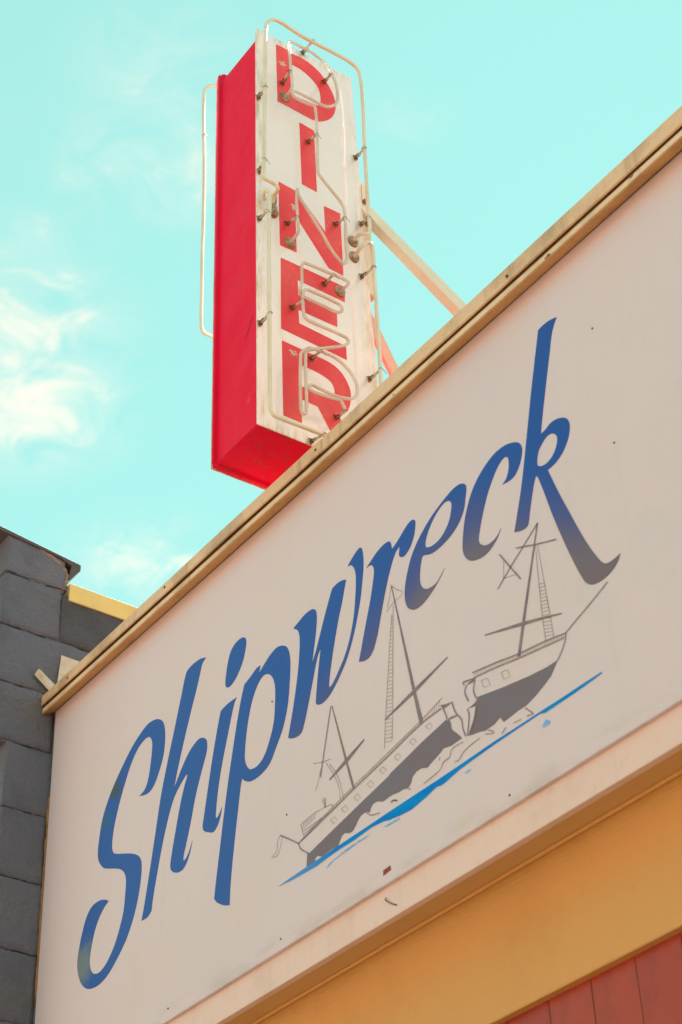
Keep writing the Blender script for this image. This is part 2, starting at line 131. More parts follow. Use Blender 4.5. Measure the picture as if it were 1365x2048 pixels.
STROKE=[[3.0,0,[[1404.5,518.6],[1383,448.7],[1365.4,391.6],[1354.7,354.6]]],[3.0,0,[[1189.9,279.8],[1224.8,255.2],[1261.8,228]]],[3.0,0,[[1261.8,228],[1268.7,212.1],[1297.6,188]]],[3.0,0,[[1261.8,228],[1368.8,247.2],[1475.8,268.2],[1601.2,289.3],[1722.7,311.5],[1793.6,314.5]]],[2.2,1,[[1355.9,376.9],[1345.9,351.1],[1333.2,330.5]]],[2.2,1,[[1328.2,403.6],[1362.4,391],[1396.5,383.1]]],[2.2,1,[[1376.4,382.4],[1397.5,351.5],[1415.2,316.8],[1424.6,288.2],[1424.9,267.7]]],[2.2,1,[[1390.2,372.8],[1411.1,343.1],[1424.6,314.2],[1432.8,286.2],[1436.9,264.1]]],[2.2,1,[[1189.9,279.8],[1177.6,268.3],[1174,247.3],[1152.7,239.6]]],[2.2,1,[[1196.8,271.2],[1189,250.2],[1176.6,235],[1155.7,237.2]]],[2.2,1,[[1270.7,232.2],[1369.2,254.4],[1470.8,274.9],[1596.6,297],[1718.4,319.2],[1798.9,338.3]]],[2.2,1,[[1272.5,273.5],[1276.3,255],[1285.2,231.8]]],[2.2,1,[[1275.3,272.2],[1324.7,276.2],[1392.5,267.8],[1396.3,256.8]]],[2.2,1,[[1280.2,250.3],[1346.3,251.7],[1391.6,253.4]]],[2.2,1,[[1281.6,241.6],[1351.9,249.2]]],[2.2,1,[[1363.2,299.8],[1368,284.5],[1364.6,273.1]]],[2.2,1,[[1357.3,296.8],[1371.2,270.1]]],[2.2,1,[[1371.4,294.1],[1367.4,273.6]]],[1.9,1,[[1278.7,254.7],[1273.6,271.8]]],[1.9,1,[[1284.5,255.5],[1280.6,272.2]]],[1.9,1,[[1290.3,256.2],[1287.6,272.6]]],[1.9,1,[[1296.1,257],[1294.6,272.9]]],[1.9,1,[[1302,257.8],[1301.5,273.3]]],[1.9,1,[[1307.8,258.5],[1308.5,273.6]]],[1.9,1,[[1313.6,259.3],[1315.4,274]]],[1.9,1,[[1319.3,260],[1322.3,274.3]]],[1.9,1,[[1325.1,260.8],[1329.3,274.7]]],[1.7,1,[[1385.4,232.7],[1399.4,234.9],[1411.4,220.5],[1397.4,218.3],[1385.4,232.7]]],[1.7,1,[[1427.6,241.1],[1441.5,243.3],[1453.3,228.9],[1439.5,226.7],[1427.6,241.1]]],[1.7,1,[[1474.9,248.8],[1488.6,250.9],[1500.1,236.6],[1486.5,234.4],[1474.9,248.8]]],[1.7,1,[[1524.5,258.6],[1538,260.7],[1549.2,246.4],[1535.8,244.3],[1524.5,258.6]]],[1.7,1,[[1571,271.3],[1584.4,273.4],[1595.4,259.1],[1582.1,257],[1571,271.3]]],[1.7,1,[[1624.4,278.5],[1637.6,280.5],[1648.3,266.3],[1635.2,264.3],[1624.4,278.5]]],[1.7,1,[[1680,289.5],[1692.9,291.5],[1703.4,277.4],[1690.4,275.4],[1680,289.5]]],[1.7,1,[[1737.1,299.2],[1749.9,301.2],[1760,287.1],[1747.3,285.1],[1737.1,299.2]]],[1.7,1,[[1925.5,314.3],[1945.2,310],[1951.4,289.9],[1931.8,294.1],[1925.5,314.3]]],[1.7,1,[[1987.8,301],[2007,296.7],[2012.8,276.9],[1993.8,281.1],[1987.8,301]]],[2.4,1,[[1653.5,715.4],[1674.2,691.5],[1691.5,672.3],[1659.6,666.4],[1628.8,655.7]]],[2.4,1,[[1653.3,712.9],[1641.6,680.7],[1634.3,666.7]]],[2.4,1,[[1656.1,659.3],[1643.4,535],[1629.7,396.2],[1621.3,322.6]]],[2.4,1,[[1648.3,638.2],[1630.2,542.2],[1610.6,430],[1601.1,375],[1593.1,315.4]]],[1.0,1,[[1647.3,631.6],[1653,632.4]]],[1.0,1,[[1645.7,622.1],[1652,622.6]]],[1.0,1,[[1644.1,612.6],[1651,612.7]]],[1.0,1,[[1642.4,603.1],[1650,602.9]]],[1.0,1,[[1640.8,593.6],[1648.9,593.1]]],[1.0,1,[[1639.2,584.2],[1647.9,583.4]]],[1.0,1,[[1637.6,574.8],[1646.9,573.6]]],[1.0,1,[[1636,565.4],[1645.9,563.9]]],[1.0,1,[[1634.4,556.1],[1644.9,554.3]]],[1.0,1,[[1632.8,546.7],[1643.9,544.6]]],[1.0,1,[[1631.2,537.4],[1643,535]]],[1.0,1,[[1629.6,528.1],[1642,525.4]]],[1.0,1,[[1628,518.8],[1641,515.8]]],[1.0,1,[[1626.4,509.5],[1640,506.2]]],[1.0,1,[[1624.9,500.3],[1639,496.7]]],[1.0,1,[[1623.3,491.1],[1638,487.2]]],[1.0,1,[[1621.7,481.9],[1637.1,477.7]]],[1.0,1,[[1620.2,472.7],[1636.1,468.2]]],[1.0,1,[[1618.6,463.6],[1635.1,458.8]]],[1.0,1,[[1617,454.4],[1634.1,449.4]]],[1.0,1,[[1615.5,445.3],[1633.2,440]]],[1.0,1,[[1613.9,436.2],[1632.2,430.6]]],[1.0,1,[[1612.4,427.2],[1631.2,421.3]]],[1.0,1,[[1610.8,418.1],[1630.3,412]]],[1.0,1,[[1609.3,409.1],[1629.3,402.7]]],[1.0,1,[[1607.7,400.1],[1628.4,393.4]]],[1.0,1,[[1606.2,391.1],[1627.4,384.1]]],[1.0,1,[[1604.7,382.1],[1626.5,374.9]]],[1.0,1,[[1603.1,373.2],[1625.5,365.7]]],[1.0,1,[[1601.6,364.2],[1624.6,356.5]]],[1.0,1,[[1600.1,355.3],[1623.6,347.4]]],[1.0,1,[[1598.6,346.4],[1622.7,338.2]]],[1.0,1,[[1597.1,337.6],[1621.8,329.1]]],[1.0,1,[[1595.6,328.7],[1620.8,320]]],[1.1,1,[[1273.5,230.1],[1272,234.7]]],[1.1,1,[[1282.8,231.8],[1281.3,236.8]]],[1.1,1,[[1292.1,233.4],[1290.6,238.9]]],[1.1,1,[[1301.4,235.1],[1299.9,241]]],[1.1,1,[[1310.6,236.7],[1309.2,243.1]]],[1.1,1,[[1319.8,238.4],[1318.4,245.1]]],[1.1,1,[[1329,240],[1327.6,247.2]]],[1.1,1,[[1338.2,241.7],[1336.8,249.3]]],[1.1,1,[[1347.3,243.3],[1346,251.3]]],[1.1,1,[[1356.4,245],[1355.2,253.4]]],[1.1,1,[[1365.5,246.6],[1364.3,255.4]]],[1.1,1,[[1374.6,248.3],[1373.4,257.4]]],[1.1,1,[[1383.7,250.1],[1382.5,259.2]]],[1.1,1,[[1392.7,251.9],[1391.6,261]]],[1.1,1,[[1401.8,253.6],[1400.6,262.9]]],[1.1,1,[[1410.8,255.4],[1409.7,264.7]]],[1.1,1,[[1419.8,257.2],[1418.7,266.5]]],[1.1,1,[[1428.7,258.9],[1427.7,268.3]]],[1.1,1,[[1437.7,260.7],[1436.6,270.1]]],[1.1,1,[[1446.6,262.4],[1445.6,271.9]]],[1.1,1,[[1455.5,264.2],[1454.5,273.7]]],[1.1,1,[[1464.4,265.9],[1463.4,275.5]]],[1.1,1,[[1473.3,267.7],[1472.3,277.2]]],[1.1,1,[[1482.1,269.2],[1481.1,278.8]]],[1.1,1,[[1490.9,270.7],[1490,280.4]]],[1.1,1,[[1499.7,272.2],[1498.8,281.9]]],[1.1,1,[[1508.5,273.7],[1507.6,283.4]]],[1.1,1,[[1517.2,275.2],[1516.3,285]]],[1.1,1,[[1525.9,276.6],[1525.1,286.5]]],[1.1,1,[[1534.6,278.1],[1533.8,288.1]]],[1.1,1,[[1543.3,279.6],[1542.5,289.6]]],[1.1,1,[[1552,281],[1551.2,291.1]]],[1.1,1,[[1560.7,282.5],[1559.9,292.6]]],[1.1,1,[[1569.3,284],[1568.5,294.2]]],[1.1,1,[[1577.9,285.4],[1577.2,295.7]]],[1.1,1,[[1586.5,286.9],[1585.8,297.2]]],[1.1,1,[[1595,288.3],[1594.4,298.7]]],[1.1,1,[[1603.6,289.8],[1602.9,300.3]]],[1.1,1,[[1612.1,291.3],[1611.5,301.8]]],[1.1,1,[[1620.7,292.9],[1620,303.4]]],[1.1,1,[[1629.2,294.4],[1628.6,304.9]]],[1.1,1,[[1637.6,296],[1637,306.4]]],[1.1,1,[[1646.1,297.5],[1645.5,308]]],[1.1,1,[[1654.6,299.1],[1654,309.5]]],[1.1,1,[[1663,300.6],[1662.4,311]]],[1.1,1,[[1671.4,302.2],[1670.9,312.6]]],[1.1,1,[[1679.8,303.7],[1679.3,314.1]]],[1.1,1,[[1688.1,305.2],[1687.6,315.6]]],[1.1,1,[[1696.5,306.8],[1696,317.1]]],[1.1,1,[[1704.8,308.3],[1704.4,318.6]]],[1.1,1,[[1713.1,309.8],[1712.7,320.2]]],[1.1,1,[[1721.4,311.3],[1721,321.9]]],[1.1,1,[[1729.6,311.8],[1729.4,323.9]]],[1.1,1,[[1737.7,312.2],[1737.7,325.8]]],[1.1,1,[[1745.9,312.5],[1746,327.8]]],[1.1,1,[[1753.9,312.8],[1754.3,329.8]]],[1.1,1,[[1762,313.2],[1762.6,331.7]]],[1.1,1,[[1770.1,313.5],[1770.8,333.7]]],[1.1,1,[[1778.1,313.8],[1779.1,335.7]]],[1.1,1,[[1786.1,314.2],[1787.3,337.6]]],[3.2,0,[[1798.5,310.5],[1805.3,294.9],[1809,279.5]]],[3.2,0,[[1829.4,310.9],[1832.9,294.3],[1841.4,273.8]]],[3.2,0,[[1841.4,273.8],[1853.9,256.9],[1855.8,234.8],[1862.6,211.7]]],[3.2,0,[[1879.1,327],[1872,314.5],[1877.1,297],[1881.2,286.9]]],[3.2,0,[[1905.5,321.2],[1899.5,302.8],[1905.6,280.9]]],[3.2,0,[[1875.6,271.1],[1878.9,254.8],[1873,228.8],[1867.2,210.8]]],[3.2,0,[[1903.3,263.5],[1892.7,237.3],[1879.2,215.3]]],[3.2,0,[[1869.7,339.5],[1908.3,329.1]]],[3.2,0,[[1869.7,339.5],[1871.5,330.9]]],[2.8,2,[[1903.9,187.4],[1871.7,185.1],[1849.7,180.3],[1834.1,169.8],[1820,172.7]]],[2.8,2,[[1852.6,203.6],[1824,205.9],[1810.8,201.8],[1807.6,190.3],[1785.4,188],[1775,177.3],[1743,171.6],[1716.7,169.6]]],[2.8,2,[[1931,193.4],[1948.1,178.4],[1921.5,187.8]]],[2.8,2,[[2031.7,167.7],[2008.6,170.7]]],[2.8,2,[[1985.1,172.8],[1970.2,164.4]]],[2.8,2,[[2046.3,186.4],[2067.5,162.2]]],[2.8,2,[[2067.5,162.2],[2048.2,166.4]]],[2.8,2,[[1776.4,205.4],[1771.9,198.4]]],[2.8,2,[[1674.4,178.8],[1664.9,179.3]]],[2.8,2,[[1603.3,178.6],[1613,178.1],[1623.9,170.5]]],[2.6,2,[[1515,193.9],[1532.9,178.3],[1563.9,169.8]]],[2.6,2,[[1604.9,174.4],[1614.5,177.5],[1626.2,171]]],[2.6,0,[[1901.6,346.1],[1974.7,331.4],[2043.4,315.3],[2118.4,302.8],[2185.1,288]]],[2.6,0,[[1905.9,331.5],[1973.1,320.1],[2041.9,305],[2116.5,291.3],[2178.2,280]]],[2.6,0,[[2185.1,288],[2180.9,274.1],[2170.9,259],[2153.1,241]]],[2.6,0,[[2185.1,288],[2218.4,300.2],[2260.9,314.4],[2314.9,334.8]]],[1.1,1,[[1905.6,345.3],[1904.7,332.1]]],[1.1,1,[[1912.5,343.9],[1911.5,330.3]]],[1.1,1,[[1919.3,342.5],[1918.3,329.1]]],[1.1,1,[[1926.1,341.2],[1925.1,328]]],[1.1,1,[[1932.8,339.8],[1931.9,326.8]]],[1.1,1,[[1939.6,338.4],[1938.7,325.7]]],[1.1,1,[[1946.3,337.1],[1945.4,324.5]]],[1.1,1,[[1953.1,335.7],[1952.2,323.4]]],[1.1,1,[[1959.8,334.4],[1958.9,322.2]]],[1.1,1,[[1966.4,333.1],[1965.6,321.1]]],[1.1,1,[[1973.1,331.7],[1972.3,320]]],[1.1,1,[[1979.7,330.2],[1978.9,318.6]]],[1.1,1,[[1986.3,328.7],[1985.5,317.1]]],[1.1,1,[[1992.9,327.1],[1992.1,315.7]]],[1.1,1,[[1999.5,325.6],[1998.6,314.3]]],[1.1,1,[[2006,324.1],[2005.2,312.8]]],[1.1,1,[[2012.6,322.6],[2011.7,311.4]]],[1.1,1,[[2019.1,321],[2018.2,310]]],[1.1,1,[[2025.6,319.5],[2024.7,308.6]]],[1.1,1,[[2032,318],[2031.2,307.2]]],[1.1,1,[[2038.5,316.5],[2037.7,305.7]]],[1.1,1,[[2045,315.1],[2044.1,304.4]]],[1.1,1,[[2051.4,314],[2050.6,303.2]]],[1.1,1,[[2057.9,312.9],[2057,302]]],[1.1,1,[[2064.4,311.8],[2063.4,300.8]]],[1.1,1,[[2070.8,310.8],[2069.9,299.6]]],[1.1,1,[[2077.2,309.7],[2076.2,298.4]]],[1.1,1,[[2083.6,308.6],[2082.6,297.3]]],[1.1,1,[[2090,307.5],[2089,296.1]]],[1.1,1,[[2096.4,306.5],[2095.3,294.9]]],[1.1,1,[[2102.7,305.4],[2101.6,293.8]]],[1.1,1,[[2109.1,304.3],[2108,292.6]]],[1.1,1,[[2115.4,303.3],[2114.2,291.4]]],[1.1,1,[[2121.7,302],[2120.5,290.3]]],[1.1,1,[[2127.9,300.6],[2126.8,289.1]]],[1.1,1,[[2134.1,299.3],[2133,288]]],[1.1,1,[[2140.3,297.9],[2139.3,286.8]]],[1.1,1,[[2146.5,296.5],[2145.5,285.7]]],[1.1,1,[[2152.7,295.1],[2151.7,284.6]]],[1.1,1,[[2158.8,293.8],[2157.9,283.5]]],[1.1,1,[[2165,292.4],[2164,282.3]]],[1.1,1,[[2171.1,291.1],[2170.2,281.2]]],[1.1,1,[[2177.2,289.7],[2176.3,280.1]]],[1.1,1,[[2183.3,288.4],[2182.2,277.8]]],[3.0,0,[[2146.4,584.8],[2097,555.2],[2050.3,528],[2005.8,499]]],[3.0,0,[[2022.6,579.3],[2048.4,533.4],[2077.9,481.8]]],[3.0,0,[[2074.4,564],[2136.1,536.3],[2194.2,513]]],[2.0,1,[[2033.4,559.7],[2025.8,514.8]]],[2.0,1,[[2025.8,514.8],[2062.6,502.7]]],[2.0,1,[[2132.2,537.8],[2128.5,455.9],[2125.7,367.5],[2126.3,299.3]]],[2.0,1,[[2138.4,534],[2142.6,447.5],[2147.8,354.8],[2150.5,295.7]]],[2.0,1,[[2074.5,564.8],[2097,555.2]]],[0.9,1,[[2128.3,439.4],[2144.8,433]]],[0.9,1,[[2128.2,430.8],[2145.1,424.1]]],[0.9,1,[[2128,422.3],[2145.5,415.3]]],[0.9,1,[[2127.9,413.7],[2145.9,406.5]]],[0.9,1,[[2127.8,405.2],[2146.3,397.7]]],[0.9,1,[[2127.7,396.7],[2146.7,389]]],[0.9,1,[[2127.5,388.3],[2147,380.2]]],[0.9,1,[[2127.4,379.8],[2147.4,371.5]]],[0.9,1,[[2127.3,371.4],[2147.8,362.9]]],[0.9,1,[[2127.1,363],[2148.2,354.2]]],[0.9,1,[[2127,354.6],[2148.6,345.6]]],[0.9,1,[[2126.9,346.3],[2148.9,337]]],[0.9,1,[[2126.8,337.9],[2149.3,328.4]]],[0.9,1,[[2126.6,329.6],[2149.7,319.9]]],[0.9,1,[[2126.5,321.3],[2150,311.4]]],[0.9,1,[[2126.4,313.1],[2150.4,302.9]]]]
FACE={"D":[[[75.6,1547,1],[98.5,1549.3],[117.4,1547.5],[136.3,1542.7],[167.5,1545.9],[202.2,1540.4],[229.9,1528.1],[253.9,1509],[274,1478.9],[288.9,1449.7],[296.5,1416.2],[295.3,1381.7],[283.6,1345.1],[261.9,1315],[233.7,1292.4],[206.2,1282.9,1],[78.4,1287.8,1]],[[128.5,1490,1],[159.5,1490.9],[187,1483],[214.3,1466.3],[232.8,1444],[239.6,1414.4],[238.6,1380],[228.8,1360.4,1],[127.9,1347.9,1]]],"I":[[[157.5,1241.2,1],[210.9,1236.4,1],[214.5,973.5,1],[160.8,976.8,1]]],"N":[[[77.5,939.3,1],[139.8,934.6,1],[241.4,820.5,1],[238.9,928.6,1],[297.2,929.1,1],[299.5,678.3,1],[248.4,682.1,1],[135.3,832,1],[136.5,685.2,1],[79.9,683.7,1]]],"E":[[[81.9,635.9,1],[302.8,635.2,1],[300.5,576.2,1],[137.5,578.8,1],[139.1,521.2,1],[271,518,1],[270.5,466.5,1],[138,466.6,1],[139.9,416.6,1],[298.5,406.9,1],[299.1,357.6,1],[79.7,368.4,1]]],"R":[[[81.6,325.4,1],[141.7,323.6],[164.7,322.5],[208.7,322],[238.1,319.8],[265,311],[286.6,291.8],[302.8,262.2],[307.9,235.7],[305.4,205.9],[298.3,182.1],[284,159],[266.3,142.3,1],[290.1,66.5,1],[241.8,63.5,1],[195.2,144.2,1],[141.6,145.8,1],[141.8,64.1,1],[82.7,64.5,1]],[[138.6,266.8,1],[164.6,266.6],[194.9,265.4],[219.1,260.8],[240.8,252.4],[251.3,236.3],[253.2,218.9],[241.5,199.4,1],[138.3,190.2,1]]]}
TUBE={"border_top":[[12,48.9,823.3],[30,42.8,837.1],[55,37.4,838.6],[55,29.3,851.7],[55,7.3,854.1],[55,-11.9,859.5],[55,-10,896.8],[55,-6,1088.4],[55,-1.9,1376.1],[55,0.8,1512.2],[55,6.9,1546.8],[55,28,1576.6],[55,55,1583.5],[55,139.4,1571.7],[55,262.2,1573],[55,324.5,1569.3],[55,350.2,1553.8],[55,358.8,1521.1],[55,363.4,1388.5],[55,361,1205],[55,361.5,961.7],[55,362.5,848.4],[55,352.2,829.7],[45,336,829.2],[15,334.1,829.7]],"border_bottom":[[15,331.1,759.5],[45,333.4,770.8],[55,347.5,791],[55,362.4,797.7],[55,370,775.7],[55,370.9,622.6],[55,372.8,438.7],[55,373.7,267.6],[55,372.2,118.8],[55,372.8,30.5],[55,360.8,6.4],[55,339,-2.7],[55,260.1,-0.6],[55,174.6,0.8],[55,100.6,-1.4],[55,35.2,-3.1],[55,15.3,-1.1],[55,6.4,13.8],[55,4.2,39.7],[55,4.5,319],[55,5.4,618.9],[55,7.1,699.5],[55,9.5,796.8],[55,1.5,811.7],[45,-1.9,813.2],[25,8.5,822],[10,22.1,826.3]],"d":[[12,96.4,1305],[45,93.7,1296.4],[55,95.5,1307.8],[55,93.2,1368.6],[55,89.5,1446.2],[55,86.9,1495.7],[55,90.6,1514.5],[55,102.6,1519.1],[55,143.7,1518.5],[55,185,1515.7],[55,219.3,1501.6],[55,246,1467.5],[55,262,1426.6],[55,266.6,1378.9],[55,260.8,1341.7],[55,244.5,1318.2],[55,223.5,1301.8],[55,199.5,1297.2],[55,145.5,1298.3],[55,112,1297.7],[55,100.2,1292.2],[55,95.7,1279.1],[48,108,1279.2],[45,152,1283],[50,175.4,1280.7],[55,179.1,1265.9],[55,182.5,1194.9],[55,183,1115.2],[55,181.5,994.8],[55,189.6,977.8],[55,228.9,940.9],[55,265.2,904.5],[55,273.9,872.7],[55,273.6,748.3],[55,275.3,699.9],[55,270.7,676.8],[55,260.3,662.8],[55,249.2,667.1],[55,216.6,700.6],[55,189.8,743.9],[55,130.2,824.4],[55,109.8,855.6],[55,106,876.5],[55,102.5,838.3],[55,104.1,774.2],[55,106.5,730.6],[55,107,710.1],[45,106.6,700.7],[12,105.7,697.2]],"e":[[12,275.4,596.2],[45,275.6,590],[55,276.1,596.1],[55,259.5,601.3],[55,223.2,600],[55,134.8,595.7],[55,119.4,589.5],[55,115.1,568.8],[55,113.9,510],[50,111.4,488.4],[42,120.4,479.9],[40,136.9,480],[40,191.1,478.8],[40,237.7,477.7],[47,251.1,479],[55,249.6,487.4],[55,236.2,495.9],[55,143.3,497.7],[55,124.3,492.3],[55,117.4,472.5],[55,117.1,409.6],[55,123.5,387.9],[55,140.5,382.7],[55,253.9,381.5],[55,267.2,373.1],[55,258.2,354.1],[55,235.9,337.5],[55,164.8,295.1],[55,132.6,275.8],[55,111.2,261.1],[55,104.5,240.8],[55,101.7,55.8],[55,109.1,43.9],[55,119.2,58.1],[55,120.5,254],[55,128.5,279.6],[55,154,287.1],[55,218,288.3],[55,260.3,267.6],[55,285.8,233.3],[55,289.8,200.9],[55,277.9,174],[55,256,160.3],[55,213.3,152.4],[55,160.9,153.9],[55,140.1,155.7],[55,130.5,146.9],[55,134.4,135.3],[55,186.5,137.6],[55,212.9,141],[55,231.5,143.7],[55,241.5,128.6],[55,248.8,112.4]],"border_back":[[-289,93.9,1646],[-289,57,1622.4],[-289,26.6,1603],[-289,2.6,1581.5],[-289,-10.2,1544.9],[-289,-3.1,1191.2],[-289,-2.5,915.1],[-289,-3.8,896.3],[-289,-3.2,700.4],[-289,-2.3,555.9],[-289,5.1,533],[-289,26.9,531.7],[-289,123,535.6]]}
SUP=[[[7.1,1257.4],[-2.2,1245.4]],[[10.3,940.6],[-7.6,931.4]],[[8.8,350.8],[6.8,346.2]],[[168.8,13.1],[173.1,2.9]],[[363.7,1206.0],[359.4,1196.9]],[[372.5,926.3],[361.5,901.1]],[[363.8,706.5],[371.1,705.2]],[[374.1,321.1],[374.7,317.6]],[[94.5,1374.8],[87.3,1375.2]],[[253.1,1482.7],[243.0,1461.3]],[[185.5,1167.7],[178.7,1148.6]],[[103.5,779.1],[101.4,761.0]],[[276.3,870.4],[271.9,851.7]],[[227.9,605.2],[223.2,600.0]],[[114.8,459.3],[118.0,448.8]],[[175.9,302.5],[170.0,288.8]],[[253.5,129.4],[247.8,114.7]],[[8.0,748.1],[-2.0,726.6]],[[192.9,1591.1],[176.8,1575.4]]]
ELEC=[[103.9,1320.3],[113.4,709.5],[284.2,608.8],[339.2,838.2],[341.2,775.6],[56.6,801.9]]
PATCH=[[115.9,296.9],[97.5,1471.9],[128.6,863.7]]

# ------------------------------------------------------------------ object helpers
def link(name, me, parent=None, mats=()):
    o = bpy.data.objects.new(name, me)
    COL.objects.link(o)
    if parent is not None: o.parent = parent
    if me is not None:
        for m in mats: me.materials.append(m)
    return o
def tag(o, label=None, cat=None, group=None, kind=None):
    if label: o['label'] = label
    if cat: o['category'] = cat
    if group: o['group'] = group
    if kind: o['kind'] = kind
    return o
def thing(name, label, cat, loc=(0, 0, 0), mat3=None, group=None):
    o = bpy.data.objects.new(name, None); COL.objects.link(o)
    m = Matrix.Translation(loc)
    if mat3 is not None: m = m @ mat3.to_4x4()
    o.matrix_world = m; o.empty_display_size = .1
    return tag(o, label, cat, group)
def mesh(verts, faces, smooth=False, mat_idx=None, name="m"):
    me = bpy.data.meshes.new(name); me.from_pydata([tuple(v) for v in verts], [], faces)
    me.validate(); me.update()
    if smooth:
        for p in me.polygons: p.use_smooth = True
    if mat_idx:
        for p, i in zip(me.polygons, mat_idx): p.material_index = i
    return me
def box_me(x0, x1, y0, y1, z0, z1, bevel=0.0, seg=2):
    bm = bmesh.new()
    bmesh.ops.create_cube(bm, size=1)
    for v in bm.verts:
        v.co = Vector((x0 if v.co.x < 0 else x1, y0 if v.co.y < 0 else y1, z0 if v.co.z < 0 else z1))
    if bevel: bmesh.ops.bevel(bm, geom=bm.edges[:], offset=bevel, segments=seg, affect='EDGES', profile=.6)
    bmesh.ops.recalc_face_normals(bm, faces=bm.faces[:])
    me = bpy.data.meshes.new("box"); bm.to_mesh(me); bm.free(); return me
def cat_rom(pts, corner, closed, n):
    out = []; N = len(pts)
    for i in range(N if closed else N - 1):
        p1, p2 = pts[i], pts[(i + 1) % N]
        if closed: p0, p3 = pts[i - 1], pts[(i + 2) % N]
        else: p0, p3 = pts[max(i - 1, 0)], pts[min(i + 2, N - 1)]
        c1, c2 = corner[i], corner[(i + 1) % N]
        if c1 and c2: out.append(p1); continue
        if c1: p0 = p1
        if c2: p3 = p2
        L = (p2 - p1).length
        m1 = (p2 - p0); m2 = (p3 - p1)
        m1 = m1 * (L / max(m1.length, 1e-9)) if m1.length > L else m1
        m2 = m2 * (L / max(m2.length, 1e-9)) if m2.length > L else m2
        for k in range(n):
            t = k / n; t2 = t * t; t3 = t2 * t
            out.append(p1 * (2*t3 - 3*t2 + 1) + m1 * (t3 - 2*t2 + t) + p2 * (-2*t3 + 3*t2) + m2 * (t3 - t2))
    if not closed: out.append(pts[-1])
    return out
def outline(raw, n=6):
    return cat_rom([Vector((p[0] / 1000, p[1] / 1000)) for p in raw], [len(p) > 2 for p in raw], True, n)
def plate(loops, to3, d0, d1):
    """flat cut-out plate: loops of 2-D points (outer first), to3(u, v, d) places them, from depth d0 to d1"""
    tris = tessellate_polygon([[Vector((p.x, p.y, 0)) for p in lp] for lp in loops])
    flat = [p for lp in loops for p in lp]; n = len(flat)
    vs = [to3(p.x, p.y, d1) for p in flat] + [to3(p.x, p.y, d0) for p in flat]
    fs = [tuple(t) for t in tris]; b = 0
    for lp in loops:
        m = len(lp)
        for i in range(m):
            j = (i + 1) % m; fs.append((b + i, b + j, n + b + j, n + b + i))
        b += m
    me = mesh(vs, fs)
    bm = bmesh.new(); bm.from_mesh(me); bmesh.ops.recalc_face_normals(bm, faces=bm.faces[:])
    # make the front face look outwards
    ref = to3(0, 0, d1) - to3(0, 0, d0)
    if sum(f.normal.dot(ref) * f.calc_area() for f in bm.faces if abs(f.normal.dot(ref.normalized())) > .9) < 0:
        bmesh.ops.reverse_faces(bm, faces=bm.faces[:])
    bm.to_mesh(me); bm.free(); return me
def ribbon(paths, to3, d):
    vs, fs = [], []
    for wd, pts in paths:
        P = cat_rom([Vector((p[0] / 1000, p[1] / 1000)) for p in pts], [len(pts) < 3 or pts[0] == pts[-1]] * len(pts), False, 4)
        h = max(wd, 1.5) / 2000; b = len(vs)
        for i, p in enumerate(P):
            t = (P[min(i + 1, len(P) - 1)] - P[max(i - 1, 0)]).normalized(); q = Vector((-t.y, t.x)) * h
            a, c = p + q, p - q
            vs += [to3(a.x, a.y, d), to3(c.x, c.y, d)]
        for i in range(len(P) - 1): fs.append((b + 2*i, b + 2*i + 1, b + 2*i + 3, b + 2*i + 2))
    return mesh(vs, fs)
def sweep(P, rad, sides=10, cap=True):
    vs, fs = [], []; n = None
    for i, p in enumerate(P):
        t = (P[min(i + 1, len(P) - 1)] - P[max(i - 1, 0)]).normalized()
        if n is None:
            n = t.orthogonal().normalized()
        else:
            n = (n - t * n.dot(t)).normalized()
        b = t.cross(n); r = rad(i / (len(P) - 1)) if callable(rad) else rad
        for k in range(sides):
            a = 2 * math.pi * k / sides; vs.append(p + (n * math.cos(a) + b * math.sin(a)) * r)
    for i in range(len(P) - 1):
        for k in range(sides):
            j = (k + 1) % sides
            fs.append((i*sides + k, i*sides + j, (i+1)*sides + j, (i+1)*sides + k))
    if cap:
        fs.append(tuple(range(sides))[::-1]); fs.append(tuple((len(P)-1)*sides + k for k in range(sides)))
    return vs, fs
def lathe(prof, sides=20):
    """profile of (radius, height) about +X"""
    vs, fs = [], []
    for r, h in prof:
        for k in range(sides):
            a = 2 * math.pi * k / sides; vs.append(Vector((h, r * math.cos(a), r * math.sin(a))))
    for i in range(len(prof) - 1):
        for k in range(sides):
            j = (k + 1) % sides; fs.append((i*sides + k, i*sides + j, (i+1)*sides + j, (i+1)*sides + k))
    fs.append(tuple((len(prof) - 1) * sides + k for k in range(sides)))
    return vs, fs
def beam(a, b, w, h, up=Vector((0, 0, 1)), bevel=.004):
    a, b = Vector(a), Vector(b); L = (b - a).length
    me = box_me(-w/2, w/2, 0, L, -h/2, h/2, bevel)
    y = (b - a).normalized(); x = y.cross(up).normalized(); z = x.cross(y)
    me.transform(Matrix.Translation(a) @ Matrix((x, y, z)).transposed().to_4x4()); return me

# ------------------------------------------------------------------ materials
def mat(name, color, rough=.6, spec=.5, fn=None, metallic=0.0, **kw):
    m = bpy.data.materials.new(name); m.use_nodes = True
    t = NT(m.node_tree); b = t.n['Principled BSDF']
    b.inputs['Base Color'].default_value = tuple(color) + (1,)
    b.inputs['Roughness'].default_value = rough
    b.inputs['Specular IOR Level'].default_value = spec
    b.inputs['Metallic'].default_value = metallic
    for k, v in kw.items(): b.inputs[k].default_value = v
    if fn: fn(t, b)
    return m
def coords(t, which='Object'):
    return t.new('ShaderNodeTexCoord').outputs[which]
def bump(t, b, h, strength=.3, dist=.01):
    nd = t.new('ShaderNodeBump'); nd.inputs['Strength'].default_value = strength; nd.inputs['Distance'].default_value = dist
    t.put(nd.inputs['Height'], h); t.l.new(nd.outputs[0], b.inputs['Normal'])

